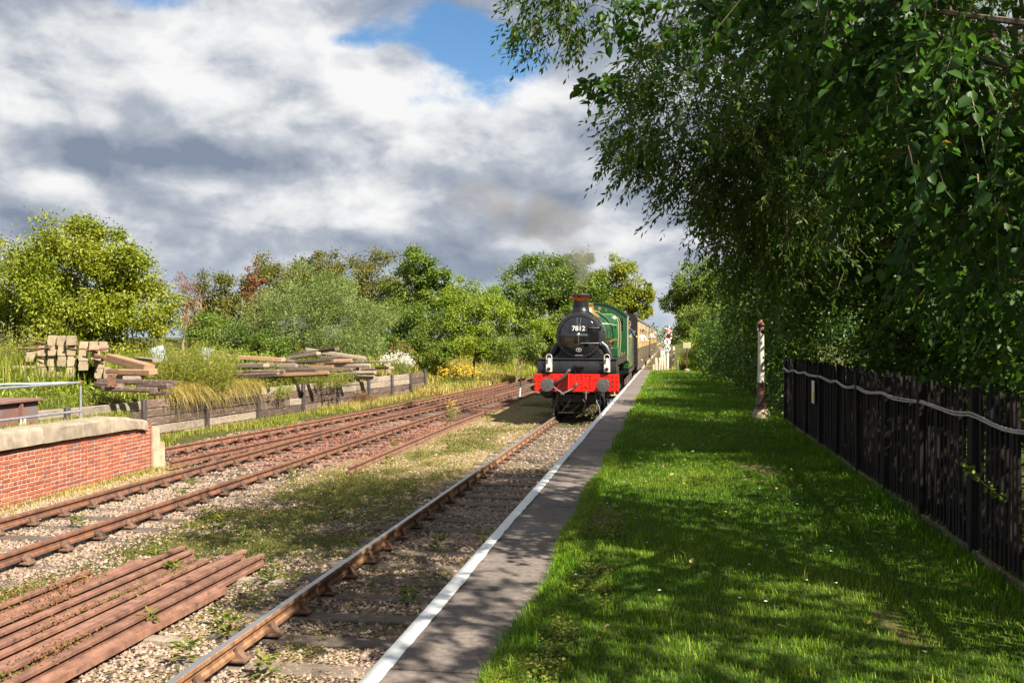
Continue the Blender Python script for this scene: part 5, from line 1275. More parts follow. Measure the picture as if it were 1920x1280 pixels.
for (u, v, ru, rv, Y, mt, lb) in ((515, 525, 62, 45, 66, 'leaf_olive', 'olive brown tree top behind the left of the grey willow shrub'), (603, 512, 42, 40, 68, 'leaf_olive', 'narrow olive tree top between two broader brownish trees'), (690, 525, 70, 58, 66, 'leaf_olive', 'broad brownish olive tree behind the grey willow shrub')):
    tree('field_tree', lb, 'tree', base_at(u, Y), [lobe(u, v, Y, ru, rv, 2.2), lobe(u - ru * .5, v + 35, Y, ru * .7, rv * .8, 2), lobe(u + ru * .5, v + 40, Y, ru * .7, rv * .8, 2), lobe(u, v + 70, Y, ru * .9, rv, 2)], 24000, .17, .09, mt, tr=.2, nl=14, nclump=110, csize=.22)
tree('copper_sapling', 'thin reddish leaved sapling standing above the olive trees', 'tree', base_at(483, 60), [lobe(483, 512, 60, 17, 25, .6), lobe(475, 560, 60, 22, 40, .8)], 2400, .15, .07, 'leaf_red', tr=.06, nl=18, nclump=40)
tree('willow_shrub', 'large grey green willow shrub with narrow leaves behind the sleeper heap', 'shrub', base_at(590, 44), [lobe(590, 585, 44, 115, 78, 2.4), lobe(520, 610, 43.5, 75, 60, 2), lobe(655, 600, 43.5, 80, 65, 2), lobe(600, 550, 44.3, 60, 45, 1.6), lobe(590, 650, 42.5, 140, 35, 1.8), lobe(480, 640, 42.5, 70, 38, 1.6)], 52000, .13, .030, 'leaf_willow', tr=.10, nl=26, nclump=230, csize=.2, droop=-.25, align=.9)
tree('dark_shrub', 'dark green leafy shrub filling in left of the willow shrub', 'shrub', base_at(440, 42.5), [lobe(440, 635, 42.5, 75, 35, 1.5), lobe(400, 620, 43, 50, 35, 1.4), lobe(500, 655, 41.5, 55, 26, 1.2)], 16000, .12, .06, 'leaf_mid', tr=.07, nl=14, nclump=90)
tree('green_tree', 'fresh green maple with open crown between the brownish trees and the bright shrub', 'tree', base_at(790, 62), [lobe(785, 500, 62, 52, 42, 1.9), lobe(760, 540, 62, 42, 45, 1.7), lobe(815, 545, 62, 42, 50, 1.7), lobe(780, 590, 62, 70, 45, 2)], 24000, .17, .10, 'leaf_mid', 'bark_pale', tr=.17, nl=22, nclump=110, csize=.2)
tree('bright_shrub', 'bright yellow green rounded shrub beside the railway bank', 'shrub', base_at(888, 54), [lobe(888, 590, 54, 66, 58, 2), lobe(860, 560, 54, 38, 32, 1.4), lobe(920, 580, 54, 40, 50, 1.5), lobe(880, 635, 53, 75, 32, 1.7)], 26000, .14, .06, 'leaf_bright', tr=.09, nl=16, nclump=120, csize=.2)
tree('mixed_thicket', 'dense mixed green thicket behind the daisies', 'shrub', base_at(760, 53), [lobe(745, 600, 53, 65, 48, 1.8), lobe(800, 625, 53, 60, 42, 1.7), lobe(710, 650, 51, 50, 32, 1.4), lobe(800, 662, 51.5, 50, 24, 1.2), lobe(690, 620, 53, 45, 45, 1.5), lobe(760, 655, 52, 55, 30, 1.4)], 34000, .13, .055, 'leaf_mid', tr=.08, nl=16, nclump=160, csize=.2)
tree('round_bush', 'round light green bush at the foot of the big trees left of the engine', 'shrub', base_at(1018, 60), [lobe(1018, 618, 60, 34, 22, 1.2), lobe(1035, 628, 59, 26, 18, 1)], 8000, .13, .07, 'leaf_bright', tr=.06, nl=8, nclump=60)
tree('bank_hedge', 'low green hedge running along the bank left of the engine', 'shrub', base_at(965, 56), [lobe(930, 655, 54, 50, 22, 1.5), lobe(985, 648, 57, 45, 20, 1.5), lobe(1030, 648, 60, 30, 18, 1.5)], 14000, .13, .06, 'leaf_mid', tr=.06, nl=8, nclump=80)
tree('spreading_tree', 'wide spreading green tree behind the smoke of the engine', 'tree', base_at(1020, 80), [lobe(1000, 530, 80, 72, 55, 3.0), lobe(1060, 530, 82, 60, 58, 3), lobe(970, 580, 79, 45, 50, 2.4), lobe(1030, 595, 80, 80, 45, 3), lobe(1095, 560, 84, 55, 60, 2.6), lobe(1090, 500, 84, 30, 28, 1.6)], 44000, .21, .125, 'leaf_mid', tr=.32, nl=26, nclump=190, csize=.19)
tree('overhanging_tree', 'tall yellowish green tree leaning over the coaches', 'tree', base_at(1128, 92), [lobe(1165, 530, 92, 50, 52, 2.8), lobe(1200, 560, 93, 32, 34, 2), lobe(1150, 580, 92, 60, 40, 2.6), lobe(1215, 580, 94, 14, 20, 1.2), lobe(1130, 560, 92, 45, 50, 2.5), lobe(1180, 600, 93, 30, 20, 2)], 30000, .22, .12, 'leaf_bright' if False else 'leaf_sunny', tr=.3, nl=18, nclump=150, csize=.18)
# ---- right side beyond the platform
tree('crossing_tree', 'leafy green tree standing behind the crossing sign', 'tree', base_at(1310, 78), [lobe(1310, 545, 78, 52, 48, 2.6), lobe(1345, 520, 76, 40, 45, 2.4), lobe(1275, 570, 79, 36, 32, 2), lobe(1330, 590, 76, 60, 34, 2.4)], 26000, .20, .115, 'leaf_mid', 'bark_pale', tr=.22, nl=18, nclump=120, csize=.2)
tree('corner_bush', 'dark leafed bush overhanging the path beside the crossing sign', 'shrub', base_at(1330, 62), [lobe(1330, 600, 62, 62, 30, 2), lobe(1295, 610, 62, 36, 24, 1.6), lobe(1370, 600, 60, 50, 48, 2), lobe(1350, 640, 60, 40, 35, 1.6)], 20000, .15, .08, 'leaf_mid', tr=.12, nl=12, nclump=110, csize=.2)
tree('yellow_hedge', 'yellow green overgrown hedge catching the sun behind the notice board', 'shrub', base_at(1305, 52.5), [lobe(1303, 655, 52.5, 26, 34, 1.2), lobe(1325, 665, 51, 22, 34, 1.2), lobe(1290, 680, 51.5, 20, 18, .9)], 11000, .11, .05, 'leaf_bright', tr=.05, nl=8, nclump=80)
# distant wood beyond the end of the line
hw = [(-8 + 14 * i + random.uniform(-4, 4), 330 + random.uniform(-25, 25), 2.2 + random.uniform(-1, 2), 9, 9, 4.5 + random.uniform(-1, 1.5)) for i in range(-4, 6)]
me, _ = crown_mesh('distant_wood', hw, 16000, .9, .55, 'leaf_mid', (0, 0, 0), nclump=160, csize=.25); tag(link('distant_wood', me), 'green wood far beyond the end of the line', kind='stuff')

# ---- lawn side: hedge, bushes behind the fence, overhanging trees
hedge_l = []
for i in range(12):
    y = 21.4 + i * 2.0; x = 3.05 - .042 * (y - 20)
    hedge_l.append((x + random.uniform(-.1, .1), y, 1.25 + .25 * math.sin(i * 2.1), .95, 1.45, 1.25 + .25 * math.sin(i * 1.7 + 1)))
hedge_l += [(3.0, 21, 2.5, 1.0, 1.4, .9), (3.1, 25, 2.5, 1.1, 1.5, .9), (3.0, 29.5, 2.5, 1.1, 1.6, .9), (2.9, 34, 2.4, 1.1, 1.8, .8), (2.15, 43.5, 1.3, .7, 1.2, 1.0)]
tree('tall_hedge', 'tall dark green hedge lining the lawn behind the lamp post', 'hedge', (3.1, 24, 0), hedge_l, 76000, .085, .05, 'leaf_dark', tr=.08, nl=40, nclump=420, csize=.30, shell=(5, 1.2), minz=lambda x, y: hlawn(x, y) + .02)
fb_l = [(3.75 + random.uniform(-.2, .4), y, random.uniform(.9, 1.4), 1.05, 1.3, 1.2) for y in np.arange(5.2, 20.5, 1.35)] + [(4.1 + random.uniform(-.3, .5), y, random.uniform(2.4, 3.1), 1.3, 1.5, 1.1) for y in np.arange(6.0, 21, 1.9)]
tree('fence_thicket', 'dark leafy thicket crowding over the back of the black picket fence', 'shrub', (4.2, 12, -.05), fb_l, 60000, .088, .055, 'leaf_dark', tr=.09, nl=46, nclump=330, csize=.34, shell=(4, 1.3), minz=lambda x, y: np.where(x > 2.36, 0.0, 99.0), shape='diamond')

def twig_tree(name, label, base, lobes, mat, nclump, ntw, tlen, nleaf, L_, Wd, shape, droop, tr, nl, pinnate=False, bark='bark', shell=(3.2, 1.4), tv=.2, csize=.2, lean=(0, 0), cut=None):
    """crown made of twigs that carry their leaves in two rows"""
    root = thing(name, label, 'tree', base); o = np.array(base)
    C_, Cd, Cr = clump_set(lobes, nclump, shell)
    if cut is not None: kk = cut(C_); C_, Cd, Cr = C_[kk], Cd[kk], Cr[kk]
    n = len(C_) * ntw; k = np.repeat(np.arange(len(C_)), ntw)
    S = C_[k] + rng.normal(size=(n, 3)) * (Cr[k] * csize)[:, None]
    if cut is not None: kk = cut(S); S, k = S[kk], k[kk]; n = len(S)
    T = unit(.75 * Cd[k] + .85 * unit(rng.normal(size=(n, 3))) + np.array([-.15, 0, -droop]))
    ln = tlen * rng.uniform(.6, 1.25, n)
    fr_ = np.linspace(.12, 1.0, nleaf)
    P = S[:, None] + T[:, None] * ln[:, None, None] * fr_[None, :, None] - np.array([0, 0, 1.0]) * (ln[:, None] * fr_[None] ** 2 * .28 * (1 + droop))[..., None]
    Up = unit(rng.normal(size=(n, 3)) * .6 + np.array([0, 0, 1.0])); Sd = unit(np.cross(T, Up))
    sg = np.where(np.arange(nleaf) % 2 == 0, 1.0, -1.0)
    spread = .95 if not pinnate else .8
    D = T[:, None] * .7 + Sd[:, None] * (sg * spread)[None, :, None] + np.array([0, 0, -droop * .9]) + rng.normal(size=(n, nleaf, 3)) * .28
    if pinnate: D[:, -1] = T - np.array([0, 0, droop])
    N = np.broadcast_to(Up[:, None], D.shape) + rng.normal(size=D.shape) * .45
    P = P.reshape(-1, 3); D = unit(D.reshape(-1, 3)); N = unit(N.reshape(-1, 3)); m_ = len(P)
    l = L_ * rng.uniform(.6, 1.2, m_)
    V, F, q = leaf_arrays(P - o, D, N, l, l * (Wd / L_), shape)
    t_ = np.clip(np.repeat(rng.normal(.42, tv, n), nleaf) + rng.normal(0, .12, m_), 0, 1)
    t_ = np.where(rng.random(m_) < .004, 1.0, np.minimum(t_, .64))
    link('crown', np_mesh('crown', V, F, MATS[mat], np.repeat(t_, q)), root)
    # twigs as thin three-sided stems
    A_ = S - o; B_ = S + T * ln[:, None] * .5 - np.array([0, 0, 1.0]) * (ln * .25 * .28 * (1 + droop))[:, None] - o; E_ = S + T * ln[:, None] - np.array([0, 0, 1.0]) * (ln * .28 * (1 + droop))[:, None] - o
    w_ = .0045
    V = np.stack([A_ + Sd * w_, A_ - Sd * w_, B_ + Sd * w_ * .8, B_ - Sd * w_ * .8, E_], 1).reshape(-1, 3); kk = np.arange(n)[:, None] * 5
    link('twigs', np_mesh('twigs', V, [kk + [0, 1, 3, 2], kk + [2, 3, 4]], MATS[bark]), root)['kind'] = 'stuff'
    limbs(base, tr, C_, nl, lean=lean).build('trunk', MATS[bark], root, smooth=60)
    return root
# ash: feathery leaves reaching out over the platform
ash = [lobe(1330, 170, 11, 200, 130, 1.8), lobe(1225, 255, 10.6, 90, 55, 1.2), lobe(1190, 150, 10.5, 60, 70, .9), lobe(1460, 330, 12, 190, 120, 2.0), lobe(1075, 25, 10, 125, 50, 1.2), lobe(1370, 400, 12.5, 95, 55, 1.3), lobe(1420, 470, 13.5, 80, 60, 1.5), lobe(1560, 200, 12.5, 230, 170, 2.2), lobe(1300, 320, 11.5, 70, 40, 1)]
ash_top = [(1.6, 11, 6.6, 2.4, 2.4, 1.5), (3.6, 12.5, 7.4, 2.6, 2.6, 1.7)]
twig_tree('ash_tree', 'ash tree with fine feathery leaves arching over the platform', (4.9, 13.2, -.1), ash + ash_top, 'leaf_ash', 560, 23, .25, 9, 0.086, .029, 'diamond', .45, .17, 42, pinnate=True, csize=.19)
# lime: big leaves close to the camera
lime = [lobe(1780, 120, 6.6, 190, 150, 1.3), lobe(1560, 40, 7.2, 170, 90, 1.2), lobe(1880, 330, 6.6, 110, 130, 1.1), lobe(1720, 300, 7.8, 130, 90, 1.2), lobe(1860, 520, 7.8, 100, 80, 1.1), lobe(1400, 0, 7.5, 120, 40, 1.0)]
lime_top = [(2.9, 6.2, 5.6, 1.3, 1.4, .8), (3.5, 3.0, 4.3, 1.2, 1.5, .8), (2.9, 8.2, 7.0, 1.6, 1.6, .9)]
twig_tree('lime_tree', 'lime tree with large rounded leaves hanging in from above the fence', (4.4, 4.4, -.1), lime + lime_top, 'leaf_lime', 270, 10, .34, 9, .088, .062, 'ovate', .5, .19, 40, csize=.22)
spr = [lobe(1118, 165, 7, 22, 12, .10), lobe(1145, 172, 7, 14, 16, .08), lobe(1180, 35, 7, 45, 30, .25)]
twig_tree('hanging_branch', 'single branch of large dark leaves hanging down against the sky', (4.15, 7.3, 2.2), spr, 'leaf_lime', 15, 3, .11, 5, .078, .052, 'ovate', .5, .02, 7, csize=.25)
# maple behind the ash, filling above the hedge and the thicket
mp = [lobe(1490, 510, 17, 95, 90, 2.0), lobe(1420, 550, 23.5, 80, 90, 1.6), lobe(1600, 480, 15.5, 200, 130, 2.0), lobe(1780, 540, 13.5, 190, 110, 1.8), lobe(1900, 420, 12.5, 150, 200, 2), lobe(1680, 250, 15, 240, 170, 2.2), lobe(1860, 150, 14, 160, 190, 2.2), lobe(1500, 400, 18, 120, 120, 2)]
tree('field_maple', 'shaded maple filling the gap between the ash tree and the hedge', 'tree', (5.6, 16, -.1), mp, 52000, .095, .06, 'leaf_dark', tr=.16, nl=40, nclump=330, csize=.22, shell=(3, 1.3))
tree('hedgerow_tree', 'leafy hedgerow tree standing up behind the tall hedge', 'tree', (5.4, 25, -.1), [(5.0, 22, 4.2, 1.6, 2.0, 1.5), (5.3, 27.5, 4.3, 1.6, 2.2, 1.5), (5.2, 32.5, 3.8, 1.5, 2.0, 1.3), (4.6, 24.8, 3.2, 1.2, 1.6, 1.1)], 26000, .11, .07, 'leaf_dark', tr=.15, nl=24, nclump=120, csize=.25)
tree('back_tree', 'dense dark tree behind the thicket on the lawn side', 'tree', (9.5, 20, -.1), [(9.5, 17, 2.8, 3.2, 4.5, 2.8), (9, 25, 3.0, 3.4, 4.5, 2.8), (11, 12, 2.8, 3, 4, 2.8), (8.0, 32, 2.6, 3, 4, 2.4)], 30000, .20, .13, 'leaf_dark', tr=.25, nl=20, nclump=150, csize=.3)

# ------------------------------------------------------------------ grasses, weeds, stones
def scatter(n, x0, x1, y0, y1, dens=None):
    P = np.stack([rng.uniform(x0, x1, n), rng.uniform(y0, y1, n)], 1)
    if dens is not None: P = P[rng.random(len(P)) < dens(P[:, 0], P[:, 1])]
    return P
def stuff(name, label, parts, mat):
    V, F, T = join_np(parts); return tag(link(name, np_mesh(name, V, F, MATS[mat], T)), label, kind='stuff')
def blades(P2, hz, H, Wd, lean=(.1, .7), tint=(.45, .2)):
    n = len(P2); P = np.column_stack([P2, hz(P2[:, 0], P2[:, 1]) - .01])
    h = H * rng.uniform(.5, 1.3, n); V, F, q = blade_arrays(P, h, Wd * rng.uniform(.7, 1.3, n), rng.uniform(*lean, n), rng.uniform(0, 2 * np.pi, n))
    tn = np.clip(rng.normal(tint[0], tint[1], n) + .75 * (fbm(P2[:, 0] * .9, P2[:, 1] * .9, 77) - .47), 0, 1)
    return V, F, np.repeat(tn, q)
def lawn_d(x, y):
    e = -.75 + .05 * np.sin(y * 1.7) * np.sin(y * .6 + 1)
    return (x > e - .03) * (1 - .80 * bare_m(x, y))
fx = lambda y: 2.2
prt = [blades(scatter(98000, -.85, 2.3, 3.6, 8.5, lawn_d), hlawn, .042, .0040), blades(scatter(70000, -.85, 2.3, 8.5, 16, lawn_d), hlawn, .046, .0060), blades(scatter(34000, -.85, 2.4, 16, 28, lawn_d), hlawn, .055, .011), blades(scatter(22000, -.85, 2.3, 28, 51, lawn_d), hlawn, .06, .02)]
# longer fringe along the slabs and by the fence, taller tufts
def fringe(x, y): return (np.abs(x - (-.74 + .05 * np.sin(y * 1.7) * np.sin(y * .6 + 1))) < .09) * 1.0
prt += [blades(scatter(26000, -.95, -.55, 3.6, 14, fringe), hlawn, .085, .005, (.3, 1.2), (.55, .2)), blades(scatter(5000, -.95, -.55, 14, 50, fringe), hlawn, .09, .012, (.3, 1.1), (.55, .2)), blades(scatter(9000, 1.95, 2.35, 5, 19.5), hlawn, .11, .006, (.1, .8), (.4, .2))]
cl = scatter(150, -.6, 2.1, 4, 26)
tf = np.repeat(cl, 26, 0) + rng.normal(0, .05, (len(cl) * 26, 2)); prt.append(blades(tf, hlawn, .11, .0065, (.2, 1.1), (.6, .18)))
stuff('lawn_grass', 'short green lawn grass beside the platform slabs', prt, 'grass_lawn')
# low clover and daisies in the lawn edge
n = 9000; P2 = scatter(n, -.85, -.35, 3.6, 9, lambda x, y: (fbm(x * 2, y * 1.2, 91) > .52) * lawn_d(x, y)); n = len(P2)
P = np.column_stack([P2, hlawn(P2[:, 0], P2[:, 1]) + rng.uniform(.005, .045, n)]); D = rng.normal(size=(n, 3)); D[:, 2] = np.abs(D[:, 2]) * .3; N = rng.normal(size=(n, 3)) * .4 + [0, 0, 1]
V, F, q = leaf_arrays(P, D, N, .022, .018); stuff('clover', 'low clover spreading at the lawn edge', [(V, F, np.repeat(rng.uniform(.1, .6, n), q))], 'weed_leaf')
fl = scatter(170, -.7, 2.1, 4, 40); n = len(fl); P = np.column_stack([fl, hlawn(fl[:, 0], fl[:, 1]) + .05]); pt = []
for k in range(5):
    a = rng.uniform(0, 2 * np.pi, n); D = np.stack([np.cos(a), np.sin(a), np.full(n, .25)], 1); V, F, q = leaf_arrays(P, D, np.tile([0, 0, 1.], (n, 1)), .014, .010); pt.append((V, F, np.full(len(V), .7)))
stuff('lawn_daisies', 'tiny white daisies dotted over the lawn', pt, 'flower_white')
fl = scatter(60, -.5, 2.1, 4, 22); n = len(fl); P = np.column_stack([fl, hlawn(fl[:, 0], fl[:, 1]) + .05]); V, F, q = leaf_arrays(P, rng.normal(size=(n, 3)) * [1, 1, .2], rng.normal(size=(n, 3)) * .4 + [0, 0, 1], .06, .04, 'ovate'); stuff('fallen_leaves', 'scattered dry fallen leaves on the lawn', [(V, F, np.repeat(rng.uniform(.5, 1, n), q))], 'grass_dry')

# ballast stones
def stone_arrays(P, r):
    n = len(P); B = np.array([[1, 0, 0], [-.9, .2, 0], [.1, 1, 0], [-.1, -.95, .1], [0, .1, .85], [.1, 0, -.6]]); V = B[None] * rng.uniform(.6, 1.25, (n, 6, 1)) + rng.normal(0, .12, (n, 6, 3))
    a = rng.uniform(0, 2 * np.pi, n); c, s = np.cos(a), np.sin(a); V = np.stack([V[..., 0] * c[:, None] - V[..., 1] * s[:, None], V[..., 0] * s[:, None] + V[..., 1] * c[:, None], V[..., 2]], 2)
    V = V * r[:, None, None] + P[:, None]; k = np.arange(n)[:, None] * 6
    F = np.concatenate([k + f for f in ([0, 2, 4], [2, 1, 4], [1, 3, 4], [3, 0, 4])])
    return V.reshape(-1, 3), [F], 6
def sdens(x, y):
    g, d, r_ = masks(x, y); return np.clip(1.1 - 1.35 * g - .35 * d, .01, 1) * (1 - .5 * sm(y, 14, 22))
pt = []
for (n, x0, x1, y0, y1, r0) in ((46000, -10.3, -1.5, 5.2, 11, .019), (36000, -10.4, -1.5, 11, 18, .022), (22000, -12.5, -2, 18, 32, .032)):
    P2 = scatter(n, x0, x1, y0, y1, sdens); P = np.column_stack([P2, hground(P2[:, 0], P2[:, 1]) + .004]); V, F, q = stone_arrays(P, r0 * rng.uniform(.6, 1.5, len(P)))
    rt = masks(P2[:, 0], P2[:, 1])[2]
    tn = np.clip(rng.beta(1.6, 1.6, len(P)) * (1 - .45 * rt), 0, 1); pt.append((V, F, np.repeat(tn, q)))
V, F, T = join_np(pt); tag(link('ballast', np_mesh('ballast', V, F, MATS['ballast_stone'], T, extra={'rusty': masks(V[:, 0], V[:, 1])[2]})), 'loose pale ballast stones between the rails', kind='stuff')
# weeds on the ballast
def wd(x, y): return np.clip(masks(x, y)[0] * 1.15 - .05, .02, 1)
def off_rails(P2):
    x, y = P2[:, 0], P2[:, 1]; bad = (np.abs(x + 3.583) < .06) | (np.abs(x + 2.077) < .06) | (np.abs(x + 7.62) < .06) | (np.abs(x + 9.13) < .06); return P2[~bad]
pt = []; 
for (n, x0, x1, y0, y1, L_) in ((40000, -10.2, -1.45, 5.2, 13, .030), (46000, -10.2, -1.45, 13, 24, .036), (26000, -12.5, -1.45, 24, 46, .055)):
    P2 = off_rails(scatter(n, x0, x1, y0, y1, wd)); n = len(P2); P = np.column_stack([P2, hground(P2[:, 0], P2[:, 1]) + rng.uniform(.0, .05, n)])
    D = rng.normal(size=(n, 3)); D[:, 2] = np.abs(D[:, 2]) * .5; N = rng.normal(size=(n, 3)) * .5 + [0, 0, 1]; l = L_ * rng.uniform(.6, 1.5, n)
    V, F, q = leaf_arrays(P, D, N, l, l * .55); g_, d_, r_ = masks(P2[:, 0], P2[:, 1])
    tn = np.clip(rng.normal(.36, .2, n) + .42 * (rng.random(n) < .22 + .6 * r_), 0, 1); pt.append((V, F, np.repeat(tn, q)))
# taller single weeds beside the rails
ws = np.array([(-6.0, 11.0), (-5.55, 10.6), (-4.75, 8.6), (-4.2, 8.9), (-4.35, 10.5), (-4.0, 7.8), (-3.95, 8.55), (-3.2, 7.6), (-2.6, 9.9), (-2.9, 12.4), (-2.4, 12.9), (-5.6, 12.6), (-6.3, 13.4), (-6.9, 14.2), (-5.0, 14.6), (-4.4, 16.8), (-7.2, 18.5), (-6.0, 21.0), (-5.2, 23.5), (-4.6, 26), (-5.6, 27.5), (-6.9, 24.5), (-6.8, 30.5), (-8.4, 13.2), (-8.0, 15.5), (-8.5, 16.8), (-4.9, 30.0), (-5.8, 32.0)])
for (x, y) in ws:
    n = 26; a = rng.uniform(0, 2 * np.pi, n); h = rng.uniform(.02, .20, n); P = np.stack([x + .03 * np.cos(a), y + .03 * np.sin(a), hground(np.full(n, x), np.full(n, y)) + h], 1)
    D = np.stack([np.cos(a), np.sin(a), rng.uniform(.1, .9, n)], 1); V, F, q = leaf_arrays(P, D, D * [-.3, -.3, 0] + [0, 0, 1], rng.uniform(.06, .14, n), .035, 'ovate'); k_ = len(V) // n
    pt.append((V, F, np.repeat(rng.uniform(.15, .5, n), q)))
# creeping plants growing through the loose rails
for (x, y, n, red) in ((-5.0, 6.7, 240, .1), (-4.95, 7.6, 260, .9), (-5.45, 8.4, 220, .8), (-5.38, 9.4, 180, .05), (-5.9, 8.8, 240, .8), (-6.35, 8.4, 420, .7), (-5.35, 10.4, 140, .2), (-6.2, 9.6, 220, .7), (-6.5, 9.2, 500, .35)):
    P = np.stack([x + rng.normal(0, .07, n), y + rng.normal(0, .28, n), np.full(n, -1.05) + rng.uniform(0, .13, n)], 1); D = rng.normal(size=(n, 3)); D[:, 2] = np.abs(D[:, 2]) * .6
    V, F, q = leaf_arrays(P, D, rng.normal(size=(n, 3)) * .5 + [0, 0, 1], .032, .02); pt.append((V, F, np.repeat(np.where(rng.random(n) < red, rng.uniform(.72, 1, n), rng.uniform(.2, .55, n)), q)))
stuff('ballast_weeds', 'low green and reddish weeds growing through the ballast', pt, 'weed_leaf')
pt = [blades(off_rails(scatter(26000, -9.4, -1.5, 9, 24, lambda x, y: np.clip(masks(x, y)[0] - .35, 0, 1))), hground, .07, .006, (.2, 1.2), (.35, .2)), blades(off_rails(scatter(16000, -11, -1.5, 22, 46, lambda x, y: np.clip(masks(x, y)[0] - .25, 0, 1))), hground, .09, .014, (.2, 1.2), (.45, .2)),
      blades(scatter(16000, -14.0, -11.6, 20.2, 47, lambda x, y: (x < wall_x(y) + 1.5 + .6 * np.sin(y * .9)) & (x > wall_x(y) + .1)), hground, .17, .013, (.2, .9), (.45, .25)),
      blades(scatter(3500, -10.75, -10.35, 12, 19.5), hground, .10, .008, (.2, 1), (.6, .2))]
# broad-leaved weeds over the raised yard
P2 = scatter(15000, -24, -14, 19.5, 44, lambda x, y: (x < wall_x(y) - .3) * (fbm(x * .8, y * .8, 5) > .42)); n = len(P2)
P = np.column_stack([P2, hground(P2[:, 0], P2[:, 1]) + rng.uniform(.0, .34, n)]); D = rng.normal(size=(n, 3)); D[:, 2] = np.abs(D[:, 2]) * .7; V, F, q = leaf_arrays(P, D, rng.normal(size=(n, 3)) * .6 + [0, 0, 1], rng.uniform(.07, .2, n), .05)
stuff('yard_weeds', 'broad leaved yellow green weeds on the raised yard', [(V, F, np.repeat(rng.uniform(.15, .9, n), q))], 'leaf_bright')
# yard and dock grass
pt += [blades(scatter(22000, -22, -14, 19, 34, lambda x, y: x < wall_x(y) - .25), hground, .20, .016, (.15, .9), (.42, .25)), blades(scatter(9000, -26, -12, 30, 50, lambda x, y: x < wall_x(y) - .3), hground, .40, .028, (.15, .8), (.45, .25)), blades(scatter(4500, -12.6, -10.9, 12.5, 19.3), hground, .12, .007, (.15, .9), (.45, .25)), blades(scatter(5000, -22, -16, 24, 32), hground, .75, .02, (.1, .5), (.5, .25)),
       blades(scatter(600, -10.9, -10.75, 13, 18.6), lambda x, y: np.full(len(x), .11), .10, .006, (.15, .9), (.45, .25))]
# the bank left of the engine and the verge on the right
pt += [blades(scatter(30000, -22, -9.6, 47.5, 72, lambda x, y: x < -9.9 + .04 * (y - 48)), hground, .55, .035, (.15, .9), (.55, .25)), blades(scatter(8000, -20, -8.5, 70, 110), hground, .6, .07, (.15, .9), (.5, .25)), blades(scatter(6000, -.9, 4, 51, 75, lambda x, y: x > -.6), hground, .30, .03, (.15, .8), (.6, .25)), blades(scatter(3000, -1.2, .6, 51, 95), hground, .10, .04, (.15, .8), (.6, .25))]
stuff('wild_grass', 'rough wild grass along the sidings and the bank', pt, 'grass_wild')
pt = [blades(off_rails(scatter(52000, -7.4, -1.6, 10, 34, lambda x, y: np.clip(masks(x, y)[1] - .35, 0, 1))), hground, .05, .009, (.4, 1.6), (.45, .25)), blades(scatter(5000, -10.7, -9.7, 11, 20.5, lambda x, y: np.clip(masks(x, y)[1], 0, 1)), hground, .09, .008, (.3, 1.3), (.6, .2)), blades(scatter(12000, -13, -9.6, 46, 66), hground, .5, .03, (.2, .9), (.45, .25)), blades(scatter(5000, -13.5, -11.5, 36, 48), hground, .28, .016, (.2, .9), (.4, .25))]
stuff('dry_grass', 'straw coloured dry grass between the tracks', pt, 'grass_dry')

def arcs(P, D, L_, w_, sag):
    n = len(P); D = unit(D); S = unit(np.cross(D, np.tile([0, 0, 1.], (n, 1)))); L_ = L_[:, None]; G_ = np.array([[0, 0, -1.0]])
    pts = []
    for f, ww in ((0, 1), (.35, .9), (.7, .6)):
        c = P + D * L_ * f + G_ * L_ * sag * f ** 2; pts += [c - S * w_ * ww / 2, c + S * w_ * ww / 2]
    pts.append(P + D * L_ + G_ * L_ * sag); V = np.stack(pts, 1).reshape(-1, 3); k = np.arange(n)[:, None] * 7
    return V, [k + [0, 1, 3, 2], k + [2, 3, 5, 4], k + [4, 5, 6]], 7
def grass_clump(label, y0, y1, n, xo=.0):
    yc = (y0 + y1) / 2; b_ = (float(wall_x(yc)) - .1, yc, -.12); root = thing('grass_clump', label, 'grass', b_)
    y = rng.uniform(y0, y1, n); x = wall_x(y) - rng.uniform(-.05, .8, n) + xo; P = np.stack([x, y, hground(x, y) * 0 - .08 + rng.uniform(0, .14, n)], 1) - np.array(b_)
    D = np.stack([rng.uniform(.1, 1.1, n), rng.normal(0, .5, n), rng.uniform(.5, 1.4, n)], 1); V, F, q = arcs(P, D, rng.uniform(.5, 1.15, n), .013, rng.uniform(.5, 1.25, n)[:, None])
    link('blades', np_mesh('blades', V, F, MATS['grass_dry'], np.repeat(np.clip(rng.normal(.4, .25, n), 0, 1), q)), root)
grass_clump('golden grass tuft spilling over the timber wall beside the tall green weeds', wall_at(318), wall_at(388), 2300); grass_clump('second golden grass tuft hanging over the timber wall below the sleeper heap', wall_at(392), wall_at(485), 2800)
